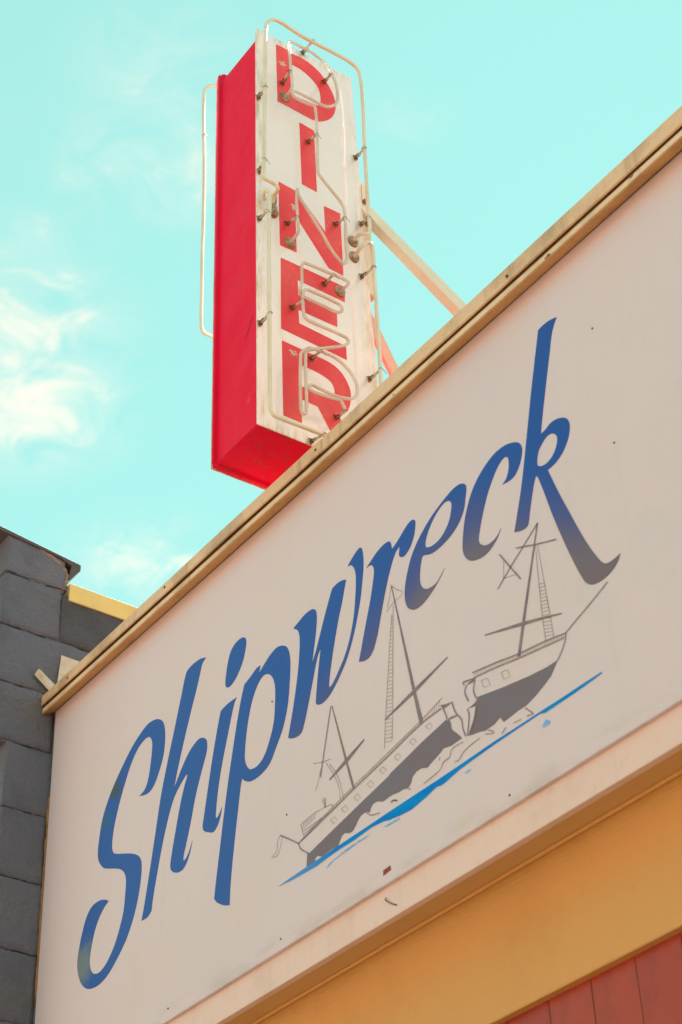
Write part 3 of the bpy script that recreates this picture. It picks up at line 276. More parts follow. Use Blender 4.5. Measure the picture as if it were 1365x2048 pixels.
def paint_fn(col, dirt, scale=6, amt=.35, streak=0.0, bumpamt=.12, bscale=220, edge=None):
    def fn(t, b):
        v = coords(t)
        n1 = t.noise(v, scale, 5, .6)
        c = t.mix(t.math('MULTIPLY', t.ss(n1, .45, .75), amt), col, dirt)
        n2 = t.noise(v, scale * 9, 4, .65)
        c = t.mix(t.math('MULTIPLY', t.ss(n2, .58, .78), amt * .8), c, dirt)
        if streak:
            n3 = t.noise(t.mapping(v, (28, 28, 1.2)), 1.0, 4, .6)
            c = t.mix(t.math('MULTIPLY', t.ss(n3, .52, .75), streak), c, dirt)
        t.put(b.inputs['Base Color'], c)
        bump(t, b, t.math('ADD', t.noise(v, bscale, 2), t.math('MULTIPLY', n1, 2.0)), bumpamt, .004)
    return fn

PANEL = (.785, .655, .730)
def panel_fn(t, b):
    v = coords(t)
    n1 = t.noise(v, 1.6, 5, .6); n2 = t.noise(v, 38, 4, .65)
    c = t.mix(t.math('MULTIPLY', t.ss(n1, .40, .68), .5), PANEL, (.72, .63, .735))
    c = t.mix(t.math('MULTIPLY', t.ss(t.noise(v, 3.1, 4, .6), .46, .70), .42), c, (.80, .64, .64))
    c = t.mix(t.math('MULTIPLY', t.ss(n2, .56, .78), .14), c, (.60, .47, .40))
    # bluish ghost of an older picture to the right of the ship
    x = t.xyz(v)
    d = t.vmath('DISTANCE', t.mapping(v, (1, 0, 1)), (2.35, 0, .36))
    c = t.mix(t.math('MULTIPLY', t.math('MULTIPLY', t.ss(d, .38, .05), t.ss(t.noise(v, 4.5, 4), .42, .66)), .30), c, (.60, .62, .70))
    st = t.noise(t.mapping(v, (34, 1, 1.1)), 1.0, 4, .6)
    c = t.mix(t.math('MULTIPLY', t.ss(st, .52, .78), .07), c, (.50, .40, .31))
    # rain grime that has gathered along the lower edge
    g = t.math('MULTIPLY', t.ss(x[2], .055, .0), t.ss(t.noise(t.mapping(v, (9, 1, 30)), 1.0, 4), .40, .65))
    c = t.mix(t.math('MULTIPLY', g, .30), c, (.42, .33, .24))
    t.put(b.inputs['Base Color'], c)
    t.put(b.inputs['Roughness'], t.math('ADD', .42, t.math('MULTIPLY', n1, .2)))
    bump(t, b, t.math('ADD', t.noise(v, 1.6, 2), t.math('MULTIPLY', t.noise(v, 260, 2), .02)), .5, .02)
M_panel = mat("sign panel paint", PANEL, .5, .4, panel_fn)

def ink(t, v, spots=True):
    x = t.xyz(v); u, z = x[0], x[2]
    v0 = t.math('MINIMUM', t.math('MINIMUM', t.math('ADD', t.math('MULTIPLY', u, .45), -.108), t.math('ADD', t.math('MULTIPLY', u, 2.4), -2.30)),
                t.math('SUBTRACT', .70, t.math('MULTIPLY', t.math('MAXIMUM', t.math('SUBTRACT', u, 1.95), 0), .56)))
    f = t.ss(t.math('SUBTRACT', v0, z), -.20, .16)
    f = t.math('ADD', f, t.math('MULTIPLY', t.math('SUBTRACT', t.noise(v, 9, 4), .5), .12), clamp=True)
    return f
def letter_fn(t, b):
    v = coords(t)
    f = ink(t, v)
    c = t.mix(t.ss(t.xyz(v)[0], .2, 2.2), (.022, .100, .450), (.010, .078, .420))
    c = t.mix(t.ss(f, 0, .55), c, (.066, .084, .33))
    c = t.mix(t.ss(f, .45, 1), c, (.190, .140, .185))
    for p, r, col, k in (((.403, .764), .050, (.06, .08, .075), .85), ((.358, .69), .035, (.035, .14, .22), .6), ((.268, .302), .085, (.20, .24, .24), .85)):
        d = t.vmath('DISTANCE', t.mapping(v, (1, 0, 1)), (p[0], 0, p[1]))
        d = t.math('ADD', d, t.math('MULTIPLY', t.math('SUBTRACT', t.noise(v, 28, 4), .5), .10))
        c = t.mix(t.math('MULTIPLY', t.ss(d, r, r * .25), k), c, col)
    n = t.noise(v, 150, 3, .7)
    c = t.mix(t.math('MULTIPLY', t.ss(n, .60, .78), .22), c, (.25, .26, .33))
    t.put(b.inputs['Base Color'], c)
M_letter = mat("blue vinyl lettering", (.03, .11, .33), .45, .35, letter_fn)
def fill_fn(c1, c2, sc=10, sp=.5):
    def fn(t, b):
        v = coords(t)
        t.put(b.inputs['Base Color'], t.mix(t.ss(t.noise(v, sc, 4, .6), .35, .68), c1, c2))
    return fn
M_hull = mat("grey hull paint", (.15, .13, .14), .5, .35, fill_fn((.195, .160, .220), (.205, .145, .185), 6))
M_line = mat("grey ink line", (.15, .11, .14), .55, .3, fill_fn((.20, .155, .21), (.30, .235, .27), 40))
M_fine = mat("faded grey ink line", (.4, .33, .33), .55, .3, fill_fn((.28, .22, .26), (.48, .39, .40), 50))
M_wave = mat("faded mauve ink line", (.4, .3, .3), .55, .3, fill_fn((.30, .20, .22), (.50, .38, .36), 30))
def water_fn(t, b):
    v = coords(t); x = t.xyz(v)
    st = t.noise(t.mapping(v, (10, 1, 60)), 1.0, 4, .6)
    c = t.mix(t.ss(st, .35, .7), (.0, .225, .80), (.0, .30, .80))
    ends = t.math('MAXIMUM', t.ss(x[0], 1.45, 1.15), t.ss(x[0], 2.20, 2.36))
    c = t.mix(t.math('MULTIPLY', ends, .55), c, (.25, .42, .80))
    t.put(b.inputs['Base Color'], c)
M_water = mat("blue brushed waterline paint", (0, .2, .8), .6, .08, water_fn)
def spray_fn(t, b):
    v = coords(t)
    n = t.noise(t.mapping(v, (60, 1, 110)), 1.0, 4, .7)
    c = t.mix(t.ss(n, .26, .54), PANEL, (.16, .40, .85))
    t.put(b.inputs['Base Color'], c)
M_spray = mat("dry brushed blue paint", (.2, .4, .62), .5, .35, spray_fn)

M_trim = mat("cream roof trim paint", (.60, .44, .29), .45, .5, paint_fn((.84, .555, .35), (.36, .19, .09), 7, .62, .45, .3, 160))
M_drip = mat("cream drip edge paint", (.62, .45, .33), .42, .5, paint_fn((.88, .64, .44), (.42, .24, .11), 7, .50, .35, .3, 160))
M_under = mat("shade-toned drip underside", (.6, .37, .19), .55, .4, paint_fn((.70, .38, .15), (.36, .17, .06), 9, .50, .3, .3, 120))  # drip paint made browner: underside shade is put into the colour
M_gap = mat("dark brown trim backing", (.20, .11, .05), .9, .2, paint_fn((.30, .15, .06), (.12, .06, .03), 20, .6, .3, .4, 90))  # dark brown with darker blotches, for the backing behind the trim
M_cream = mat("cream wall paint", (.78, .50, .24), .55, .4, paint_fn((.75, .385, .125), (.60, .285, .075), 2.2, .38, .14, .25, 120))
M_strip = mat("pale lower fascia paint", (.78, .60, .52), .5, .4, paint_fn((.88, .65, .62), (.56, .36, .24), 4, .28, .1, .2, 150))
M_soffit = mat("bounce-tinted soffit paint", (.78, .45, .20), .55, .4, paint_fn((.72, .42, .18), (.50, .27, .10), 3, .35, 0, .2, 120))  # browner than the strip, warm bounce from below is in the colour
M_grout = mat("brown grout", (.16, .10, .07), .9, .2, paint_fn((.24, .14, .095), (.13, .08, .055), 14, .6, 0, .5, 140))
def tile_fn(t, b):
    v = coords(t, 'Object'); oi = t.new('ShaderNodeObjectInfo')
    c = t.mix(oi.outputs['Random'], (.46, .054, .024), (.38, .046, .026))
    c = t.mix(t.math('MULTIPLY', t.ss(t.noise(v, 16, 4), .45, .75), .5), c, (.24, .036, .022))
    t.put(b.inputs['Base Color'], c)
    bump(t, b, t.noise(v, 70, 3), .15, .004)
M_tile = mat("terracotta tile", (.35, .08, .04), .42, .5, tile_fn)
def field_fn(t, b):
    v = coords(t)
    br = t.new('ShaderNodeTexBrick', offset=0.0); t.l.new(t.new('ShaderNodeMapping').outputs[0], br.inputs['Vector'])
    mp = br.inputs['Vector'].links[0].from_node; t.l.new(v, mp.inputs[0]); mp.inputs['Rotation'].default_value = (R(90), 0, 0)
    br.inputs['Scale'].default_value = 1; br.inputs['Brick Width'].default_value = .1185; br.inputs['Row Height'].default_value = .24
    br.inputs['Mortar Size'].default_value = .004
    br.inputs['Color1'].default_value = (.36, .085, .04, 1); br.inputs['Color2'].default_value = (.29, .07, .042, 1)
    br.inputs['Mortar'].default_value = (.15, .10, .07, 1)
    t.l.new(br.outputs['Color'], b.inputs['Base Color'])
M_field = mat("terracotta tile field", (.35, .08, .04), .45, .5, field_fn)

def block_fn(base, dirt, rough_amt):
    def fn(t, b):
        v = coords(t); oi = t.new('ShaderNodeObjectInfo')
        n1 = t.noise(v, 7, 5, .6); n2 = t.noise(v, 48, 6, .72); n3 = t.noise(v, 210, 3, .7); n4 = t.noise(v, 2.4, 4, .6)
        c = t.mix(t.math('MULTIPLY', oi.outputs['Random'], .6), base, tuple(q * 1.38 for q in base))
        c = t.mix(t.math('MULTIPLY', t.ss(n4, .44, .64), .6), c, dirt)
        c = t.mix(t.math('MULTIPLY', t.ss(n1, .46, .70), .45), c, tuple(q * .68 for q in base))
        c = t.mix(t.math('MULTIPLY', t.ss(n2, .56, .72), .42), c, (.24, .21, .20))
        c = t.mix(t.math('MULTIPLY', t.ss(n3, .60, .74), .40), c, (.055, .05, .055))
        t.put(b.inputs['Base Color'], c)
        h = t.math('ADD', t.math('MULTIPLY', n1, 1.6), t.math('ADD', t.math('MULTIPLY', n2, 1.3), t.math('MULTIPLY', n3, .45)))
        bump(t, b, h, min(1, rough_amt * 2.2), .022)
    return fn
M_block = mat("dark grey painted block", (.105, .105, .115), .62, .35, block_fn((.225, .215, .275), (.265, .222, .195), .42))
M_rough = mat("dark grey rough block", (.095, .097, .105), .7, .3, block_fn((.150, .142, .170), (.165, .140, .125), .95))
def mortar_fn(t, b):
    v = coords(t)
    f = t.ss(t.noise(v, 11, 4, .6), .42, .60)
    t.put(b.inputs['Base Color'], t.mix(f, (.16, .15, .165), (.045, .028, .020)))
    bump(t, b, t.noise(v, 60, 5, .7), .8, .01)
M_mortar = mat("painted mortar", (.075, .066, .06), .85, .25, mortar_fn)
M_cap = mat("dark metal coping", (.07, .055, .055), .45, .5, paint_fn((.075, .058, .058), (.035, .03, .04), 12, .5))
M_yellow = mat("yellow painted flashing", (.58, .42, .13), .42, .5, paint_fn((.84, .60, .20), (.64, .42, .12), 9, .30))
M_front = mat("brown render", (.28, .16, .08), .8, .3, paint_fn((.30, .175, .09), (.20, .115, .065), 2.5, .5, .3, .4, 60))
M_chip = mat("raw broken block edge", (.42, .26, .16), .9, .2, paint_fn((.36, .25, .19), (.13, .085, .065), 45, .9, 0, .6, 120))
M_wood = mat("splintered timber edge", (.36, .15, .05), .8, .3, paint_fn((.38, .17, .06), (.13, .045, .03), 30, .95, .8, .5, 80))
M_tab = mat("bare flashing metal", (.62, .50, .38), .4, .5, paint_fn((.66, .55, .44), (.42, .29, .16), 26, .5))

def red_fn(t, b):
    v = coords(t); n1 = t.noise(v, 5, 5, .6); n2 = t.noise(v, 70, 4, .7)
    c = t.mix(t.math('MULTIPLY', t.ss(n1, .45, .7), .35), (.90, .007, .056), (.80, .005, .046))
    x = t.xyz(v)
    c = t.mix(t.math('MULTIPLY', t.math('MULTIPLY', t.ss(n2, .60, .75), t.ss(t.noise(v, 6, 3), .5, .65)), .22), c, (.75, .14, .10))
    for p, r, col in (((-.055, .118), .010, (.80, .42, .30)), ((-.094, .095), .006, (.03, .01, .01))):
        d = t.vmath('DISTANCE', t.mapping(v, (1, 0, 1)), (p[0], 0, p[1]))
        d = t.math('ADD', d, t.math('MULTIPLY', t.math('SUBTRACT', t.noise(v, 160, 3), .5), .012))
        m = t.math('MULTIPLY', t.ss(d, r * 1.1, r * .5), t.ss(x[1], .01, .0))
        c = t.mix(m, c, col)
    c = t.mix(t.math('MULTIPLY', t.ss(t.noise(v, 190, 3, .7), .55, .75), .28), c, (.62, .05, .06))
    edge = t.math('MAXIMUM', t.ss(x[2], .03, .0), t.ss(x[2], 1.50, 1.54))
    c = t.mix(t.math('MULTIPLY', t.math('MULTIPLY', edge, t.ss(t.noise(v, 60, 4, .7), .56, .66)), .7), c, (.35, .10, .04))
    st = t.noise(t.mapping(v, (60, 60, 1.5)), 1.0, 4, .6)
    c = t.mix(t.math('MULTIPLY', t.ss(st, .55, .75), .18), c, (.55, .02, .05))
    t.put(b.inputs['Base Color'], c)
    t.put(b.inputs['Roughness'], t.math('ADD', .36, t.math('MULTIPLY', n1, .25)))
    bump(t, b, t.math('ADD', t.noise(v, 4.5, 3), t.math('MULTIPLY', n2, .06)), .8, .018)
M_red = mat("red enamel", (.88, .014, .045), .5, .06, red_fn)
def white_fn(t, b):
    v = coords(t); x = t.xyz(v)
    n1 = t.noise(v, 4, 4); n2 = t.noise(v, 45, 5, .7)
    c = t.mix(t.math('MULTIPLY', t.ss(n1, .42, .70), .5), (.98, .86, .86), (.94, .82, .81))
    edge = t.math('MAXIMUM', t.ss(x[1], .045, .0), t.math('MAXIMUM', t.ss(x[1], .33, .40), t.math('MAXIMUM', t.ss(x[2], .05, 0), t.ss(x[2], 1.53, 1.58))))
    rz = t.noise(t.mapping(v, (18, 40, 7)), 1.0, 5, .65)
    c = t.mix(t.math('MULTIPLY', t.math('MULTIPLY', edge, t.ss(rz, .42, .64)), .75), c, (.62, .46, .20))
    c = t.mix(t.math('MULTIPLY', t.math('MULTIPLY', edge, t.ss(rz, .60, .72)), .7), c, (.45, .20, .04))
    c = t.mix(t.math('MULTIPLY', t.ss(n2, .66, .76), .25), c, (.48, .36, .22))
    t.put(b.inputs['Base Color'], c)
    t.put(b.inputs['Roughness'], t.math('ADD', .20, t.math('MULTIPLY', n2, .12)))
    bump(t, b, t.math('ADD', t.noise(v, 5, 2), t.math('MULTIPLY', n2, .03)), .35, .012)
M_white = mat("white enamel sign face", (.9, .83, .76), .3, .6, white_fn)
M_white.node_tree.nodes["Principled BSDF"].inputs["Coat Weight"].default_value = 1.0
M_white.node_tree.nodes["Principled BSDF"].inputs["Coat IOR"].default_value = 1.7
M_white.node_tree.nodes["Principled BSDF"].inputs["Coat Roughness"].default_value = .12
def redlet_fn(t, b):
    v = coords(t); n2 = t.noise(v, 95, 5, .75); n1 = t.noise(v, 6, 3)
    c = t.mix(t.ss(n1, .4, .7), (.90, .055, .075), (.93, .095, .10))
    c = t.mix(t.math('MULTIPLY', t.math('MULTIPLY', t.ss(n2, .56, .68), t.ss(n1, .44, .64)), .55), c, (.62, .50, .42))
    for q in PATCH:
        d = t.vmath('DISTANCE', t.mapping(v, (0, 1, 1)), (0, q[0] / 1000, q[1] / 1000))
        d = t.math('ADD', d, t.math('MULTIPLY', t.math('SUBTRACT', t.noise(v, 120, 4), .5), .05))
        c = t.mix(t.ss(d, .012, .006), c, (.62, .56, .48))
    t.put(b.inputs['Base Color'], c)
M_redlet = mat("red painted sign letter", (.85, .05, .06), .40, .3, redlet_fn)
def glass_fn(t, b):
    v = coords(t)
    n = t.noise(v, 14, 4)
    t.put(b.inputs['Base Color'], t.mix(t.ss(n, .4, .7), (.93, .84, .74), (.84, .68, .52)))
M_tube = mat("milky neon glass", (.9, .82, .72), .12, .6, glass_fn)
M_tube.node_tree.nodes['Principled BSDF'].inputs['Transmission Weight'].default_value = .45
M_tube.node_tree.nodes['Principled BSDF'].inputs['IOR'].default_value = 1.3
M_border = mat("cream coated neon glass", (.85, .72, .54), .16, .6, fill_fn((.86, .74, .58), (.78, .62, .42), 9))
for _m in (M_border, M_tube):
    _p = _m.node_tree.nodes['Principled BSDF']; _p.inputs['Coat Weight'].default_value = 1.0; _p.inputs['Coat Roughness'].default_value = .04
M_blockout = mat("blacked out return glass", (.30, .26, .19), .4, .4)
M_post = mat("glass post", (.72, .62, .44), .2, .5, fill_fn((.74, .66, .50), (.50, .40, .24), 60))
M_clip = mat("tarnished metal clip", (.13, .10, .06), .5, .5, fill_fn((.10, .085, .06), (.30, .15, .05), 90), .4)
M_rust = mat("rust stain", (.42, .15, .025), .85, .2, fill_fn((.50, .22, .05), (.30, .08, .02), 120))
M_ring = mat("tarnished electrode housing", (.30, .22, .16), .42, .5, fill_fn((.60, .46, .34), (.26, .18, .12), 70), .15)
M_steel = mat("peach painted steel", (.66, .48, .33), .5, .4, paint_fn((.86, .74, .60), (.66, .50, .34), 8, .35, 0, .15, 150))
M_screw = mat("dark screw head", (.10, .05, .03), .6, .4)
M_redtag = mat("faded red sticker", (.35, .05, .035), .6, .3, fill_fn((.36, .05, .035), (.26, .06, .05), 120))
M_pave = mat("sandy concrete paving", (.50, .38, .26), .9, .2, paint_fn((.52, .40, .27), (.36, .25, .16), 3, .5, 0, .4, 30))
M_ground = mat("sun bleached road", (.30, .22, .15), .95, .2, paint_fn((.31, .23, .155), (.20, .145, .095), 2, .5, 0, .4, 20))
M_opp = [mat("ochre stucco", (.62, .40, .20), .85, .3, paint_fn((.64, .42, .21), (.48, .29, .14), 1.2, .4, .15, .3, 40)), mat("sand stucco", (.66, .48, .31), .85, .3, paint_fn((.68, .50, .32), (.50, .35, .20), 1.2, .4, .15, .3, 40)), mat("terracotta stucco", (.56, .29, .15), .85, .3, paint_fn((.58, .31, .16), (.42, .21, .10), 1.2, .4, .15, .3, 40))]
M_glaz = mat("window glass", (.03, .04, .05), .06, .6)
M_wht = mat("cream joinery", (.70, .62, .48), .5, .4)
M_roof = mat("grey roof felt", (.14, .12, .10), .9, .2, paint_fn((.15, .13, .11), (.08, .07, .06), 4, .5))

# ------------------------------------------------------------------ ground
g = link("ground", mesh([(-400, -400, 0), (400, -400, 0), (400, 400, 0), (-400, 400, 0)], [(0, 1, 2, 3)]), None, [M_ground]); g['kind'] = 'structure'
sw = link("pavement", box_me(-30, 30, -3.6, .12, .004, .13, .01), None, [M_pave]); sw['kind'] = 'structure'

# far side of the street, behind the camera: unseen shops added to bounce warm light and block sky
kerb = link("kerb", box_me(-30, 30, -3.78, -3.6, .004, .135, .015), None, [M_pave]); kerb['kind'] = 'structure'
fp = link("far_pavement", box_me(-40, 40, -13.2, -10.6, .004, .13, .01), None, [M_pave]); fp['kind'] = 'structure'
for i, (x0, x1, h, look) in enumerate(((-27, -18.2, 8.2, 'sand stucco'), (-18.2, -9.4, 7.4, 'ochre stucco'), (-9.4, -.4, 8.4, 'terracotta stucco'), (-.4, 8.4, 7.6, 'sand stucco'), (8.4, 17.4, 8.1, 'ochre stucco'))):
    m = {'ochre stucco': M_opp[0], 'sand stucco': M_opp[1], 'terracotta stucco': M_opp[2]}[look]
    t_ = thing("bounce_shop", ("%s two-storey shop added out of view to bounce light across the street, %s of the five from the left" % (look, ('first', 'second', 'third', 'fourth', 'fifth')[i])), "building", ((x0 + x1) / 2, -17, 0), None, "added shops across the street")
    iv = t_.matrix_world.inverted()
    def op(nm, me, mt, par=None):
        me.transform(iv); return link(nm, me, par or t_, [mt])
    op("wall", box_me(x0 + .01, x1 - .01, -21, -13.2, 0, h, .02), m)
    op("cornice", box_me(x0 + .05, x1 - .05, -13.199, -12.95, h - .75, h - .35, .04), M_wht)
    op("shop_window", box_me(x0 + 1, x1 - 2.6, -13.199, -13.16, .6, 2.7, .01), M_glaz)
    op("door", box_me(x1 - 2.2, x1 - 1.1, -13.199, -13.14, .14, 2.5, .01), M_wht)
    nw = 3
    for q in range(nw):
        xc = x0 + (x1 - x0) * (q + .5) / nw
        f_o = op("window", box_me(xc - .55, xc + .55, -13.199, -13.15, 4.1, 6.0, .01), M_glaz)
        op("sill", box_me(xc - .7, xc + .7, -13.199, -13.02, 3.95, 4.09, .01), M_wht, f_o)

# ------------------------------------------------------------------ the diner building
XL, XR = -4.277, 1.6
ZB, ZT = 3.267, 4.488        # lower and upper edge of the big sign panel
bld = thing("diner_building", "cream storefront with terracotta tiles below and metal roof trim above the sign panel", "building", (-1.3, 1.5, 0))
INV = bld.matrix_world.inverted()
def bpart(name, me, m):
    me.transform(INV); return link(name, me, bld, m if isinstance(m, list) else [m])
bpart("wall", box_me(XL + .004, XR, .1582, 6.0, .131, 3.26), M_field)
bpart("sign_backing_wall", box_me(XL + .012, XR, .0125, .35, 3.30, 4.436), M_gap)
bpart("roof_deck", box_me(XL + .012, XR, .35, 6.0, 4.28, 4.40), M_roof)
bpart("lower_fascia_strip", box_me(XL + .006, XR, .0102, .028, 3.1935, 3.2985, .002), M_strip)
bpart("soffit_board", box_me(XL + .006, XR, .0282, .0828, 3.1942, 3.22, .001), M_soffit)
cove = [(.0880, 3.20), (.0880, 3.1895)] + [(.0880 + .0470 * math.sin(q * R(9)), 3.1885 - .098 * (1 - math.cos(q * R(9)))) for q in range(1, 11)]
cove += [(.135, 2.9480), (.1365, 2.9454), (.1575, 2.9454), (.1575, 3.2)]
vs = [Vector((x, y, z)) for x in (XL + .006, XR) for y, z in cove]; nc = len(cove)
bpart("lintel_band", mesh(vs, [tuple(range(nc)), tuple(range(nc, 2 * nc))[::-1]] + [(i, nc + i, nc + (i + 1) % nc, (i + 1) % nc) for i in range(nc)]), M_cream)
bpart("quirk_bead", box_me(XL + .006, XR, .0770, .0832, 3.1865, 3.1938, .002), M_cream)
# loose hook left in the lower strip
hk = [Vector((-2.7230, .0085, 3.2432)), Vector((-2.7208, .005, 3.2365)), Vector((-2.7169, .0065, 3.2328)), Vector((-2.704, .0085, 3.2225)), Vector((-2.6894, .0092, 3.2140))]
v_, f_ = sweep(cat_rom(hk, [0] * 5, False, 4), .0014, 6)
bpart("old_hook", mesh(v_, f_, True), M_clip)
# terracotta tiles under the band (a standing course, then the field goes on below)
tw, th = .1200, .232
bpart("grout_bed", box_me(XL + .006, XR, .1566, .1581, 2.727, 2.945), M_grout)
tme = box_me(-tw / 2 + .0016, tw / 2 - .0016, -.0026, .0, -th, 0, .0010, 2); tme.materials.append(M_tile)
k = 0
while True:
    xc = -2.183 + tw / 2 - 18 * tw + k * tw; k += 1
    if xc > XR - .05: break
    if xc < XL + .07: continue
    o = link("tile", tme, bld)
    o.location = INV @ Vector((xc, .1578 - random.Random(k).random() * .0012, 2.9580))
# --- roof trim: upper flashing in lapped lengths, gap, drip edge
rnd = random.Random(5)
def wavy_strip(x0, x1, prof, amp, seed, dz=0.0):
    """profile (y,z) swept along x with the small waves of hand-fixed sheet metal"""
    n = max(2, int((x1 - x0) / .06)); vs, fs = [], []; m = len(prof)
    for i in range(n + 1):
        x = x0 + (x1 - x0) * i / n
        dy = noise.noise(Vector((x * 1.7, seed, 0))) * amp; dzz = noise.noise(Vector((x * 2.3, seed + 7, 3))) * amp
        for (y, z) in prof: vs.append(Vector((x, y + dy, z + dzz + dz + (.0035 + .006 * (x + 3.7) if z > 4.515 else 0))))   # the top edge climbs slightly to the right
    for i in range(n):
        for j in range(m):
            q = (j + 1) % m; fs.append((i*m + j, i*m + q, (i+1)*m + q, (i+1)*m + j))
    fs.append(tuple(range(m))); fs.append(tuple(n*m + j for j in range(m))[::-1])
    me = mesh(vs, fs)
    bm = bmesh.new(); bm.from_mesh(me); bmesh.ops.recalc_face_normals(bm, faces=bm.faces[:])
    long_e = [e for e in bm.edges if abs((e.verts[0].co - e.verts[1].co).normalized().x) > .9]
    bmesh.ops.bevel(bm, geom=long_e, offset=.0022, segments=2, affect='EDGES')
    bm.to_mesh(me); bm.free(); return me
UP = [(-.045, 4.4905), (-.045, 4.5245), (.012, 4.5270), (.012, 4.44), (.006, 4.44), (.006, 4.5190), (-.0395, 4.5190), (-.0395, 4.4905)]
UP2 = [(y - .0022 if y < 0 else y, z) for y, z in UP]
bpart("upper_flashing", wavy_strip(XL + .002, -2.812, UP2, .0016, 1.0, -.0010), M_trim)
bpart("upper_flashing", wavy_strip(-2.822, -.35, UP, .0016, 2.0, .0004), M_trim)
bpart("upper_flashing", wavy_strip(-.36, XR, UP2, .0016, 3.0), M_trim)
bpart("trim_core", box_me(XL + .002, XR, -.0345, .02, 4.4880, 4.5180), M_gap)
DRIP = [(-.0400, 4.4645), (-.0400, 4.4840), (-.0330, 4.4866), (-.0060, 4.4866), (-.0060, 4.4815)]
bpart("drip_edge", wavy_strip(XL + .001, -1.686, DRIP, .0013, 4.0), M_drip)
bpart("drip_edge", wavy_strip(-1.690, XR, [(y - .0015, z - .0012) for y, z in DRIP], .0013, 5.0), M_drip)
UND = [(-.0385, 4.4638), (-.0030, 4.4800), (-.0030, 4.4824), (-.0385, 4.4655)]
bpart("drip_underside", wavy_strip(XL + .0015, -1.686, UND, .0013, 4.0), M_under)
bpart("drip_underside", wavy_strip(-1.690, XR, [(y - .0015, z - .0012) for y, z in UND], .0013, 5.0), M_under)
for (x, z) in ((-4.112, 4.503), (-3.564, 4.512), (-2.835, 4.510), (-2.083, 4.508), (-1.45, 4.507), (-.8, 4.507)):
    v_, f_ = lathe([(.0042, 0), (.0042, .0012), (.003, .0022)], 10)
    me = mesh(v_, f_, True); me.transform(Matrix.Translation((x, -.0468, z)) @ Matrix.Rotation(R(-90), 4, 'Z'))
    bpart("screw", me, M_screw)
# black chip holes in the drip edge
for (x, z, r) in ((-1.953, 4.4690, .006), (-1.962, 4.4678, .003), (-1.683, 4.4790, .007), (-2.52, 4.470, .003)):
    P = [Vector((math.cos(a) * r * (1 + .4 * noise.noise(Vector((a * 2, x * 9, 0)))), math.sin(a) * r * .55)) for a in [i * .7 for i in range(9)]]
    bpart("paint_chip", plate([P], lambda u, v, d, x=x, z=z: Vector((x + u, -.0412 - d, z + v)), 0, .0006), M_gap)
# the bent ends of flashing standing off the neighbour's blocks
def sheet(name, pts, th, m):
    n = len(pts); vs = [Vector(p) for p in pts]; nrm = (vs[1] - vs[0]).cross(vs[2] - vs[0]).normalized() * th
    vs = vs + [p + nrm for p in vs]
    fs = [tuple(range(n))[::-1], tuple(range(n, 2*n))] + [(i, (i+1) % n, n + (i+1) % n, n + i) for i in range(n)]
    return bpart(name, mesh(vs, fs), m)
X1 = XL + .012
sheet("bent_flashing_tab", [(X1, -.0813, 4.584), (X1 + .012, -.073, 4.602), (X1 + .004, -.0675, 4.607), (X1 - .002, -.006, 4.572), (X1 - .002, -.011, 4.543), (X1 - .001, -.0212, 4.540)], .0015, M_tab)
sheet("corner_flashing", [(X1 - .006, .0083, 4.690), (X1 - .006, .0800, 4.6885), (X1 - .006, .0900, 4.52), (X1 - .006, -.0007, 4.53), (X1 - .006, -.0007, 4.572)], .0015, M_tab)
sheet("sealant_blob", [(X1 - .004, -.004, 4.528), (X1 + .004, -.012, 4.540), (X1 + .004, -.022, 4.530), (X1 - .002, -.018, 4.514)], .004, M_yellow)

# unseen taller building added right of the diner to bounce warm light
rb = thing("bounce_building", "tall pale peach stucco building added unseen at the right end of the diner to bounce light", "building", (5.0, 3.0, 0))
ri_ = rb.matrix_world.inverted()
def rpart(nm, me, mt, par=None):
    me.transform(ri_); return link(nm, me, par or rb, [mt])
M_peach = mat("pale peach stucco", (.80, .60, .50), .85, .3, paint_fn((.82, .62, .52), (.62, .44, .33), 1.5, .35, .15, .3, 40))
rpart("wall", box_me(1.62, 8.6, -.05, 8.0, 0, 9.4, .02), M_peach)
rpart("cornice", box_me(1.56, 8.66, -.14, 8.06, 9.41, 9.75, .04), M_wht)
for q in range(3):
    for z in (3.9, 6.7):
        fo = rpart("window", box_me(2.3 + q * 2.1, 3.5 + q * 2.1, -.085, -.051, z, z + 1.7, .01), M_glaz)
        rpart("sill", box_me(2.2 + q * 2.1, 3.6 + q * 2.1, -.18, -.051, z - .12, z - .005, .01), M_wht, fo)

# ------------------------------------------------------------------ the big painted sign panel
fs_ = thing("fascia_sign", "long off-white sign panel lettered Shipwreck in blue with a drawn wooden ship", "sign", (-4.28, 0, ZB))
link("panel", box_me(.012, XR + 4.28, .0, .0095, 0, ZT - ZB - .006, .0012), fs_, [M_panel])
face = lambda u, v, d: Vector((u, -d, v))
for key in ('S', 'h', 'i', 'p', 'w', 'r', 'e', 'c', 'k'):
    loops = [outline(l) for l in LET[key]]
    o = link("letter", plate(loops, face, .0, .0010), fs_, [M_letter])
    o['label'] = "blue brush lettered %s" % (("capital " if key == 'S' else "small ") + key)
    if key == 'i':
        d_ = link("letter_dot", plate([outline(LET['dot'][0])], face, .0, .0010), o, [M_letter])
for key, nm, m, dd in (('spray', 'water_spray', M_spray, .0005), ('stern_hull', 'ship_hull', M_hull, .0006), ('bow_hull', 'ship_hull', M_hull, .0006), ('waterline', 'waterline', M_water, .0011),
                   ('wreckage', 'broken_timber', M_line, .0008), ('mast', 'mast', M_line, .0010), ('yard', 'yard', M_line, .0012)):
    for i, l in enumerate(FILL[key]):
        P = [Vector((p[0] / 1000, p[1] / 1000)) for p in l]
        o = link(nm, plate([P], face, .0, dd), fs_, [m])
        if nm == 'ship_hull': o['label'] = "grey painted hull of the %s half of the ship" % ("stern" if key[0] == 's' else "bow")
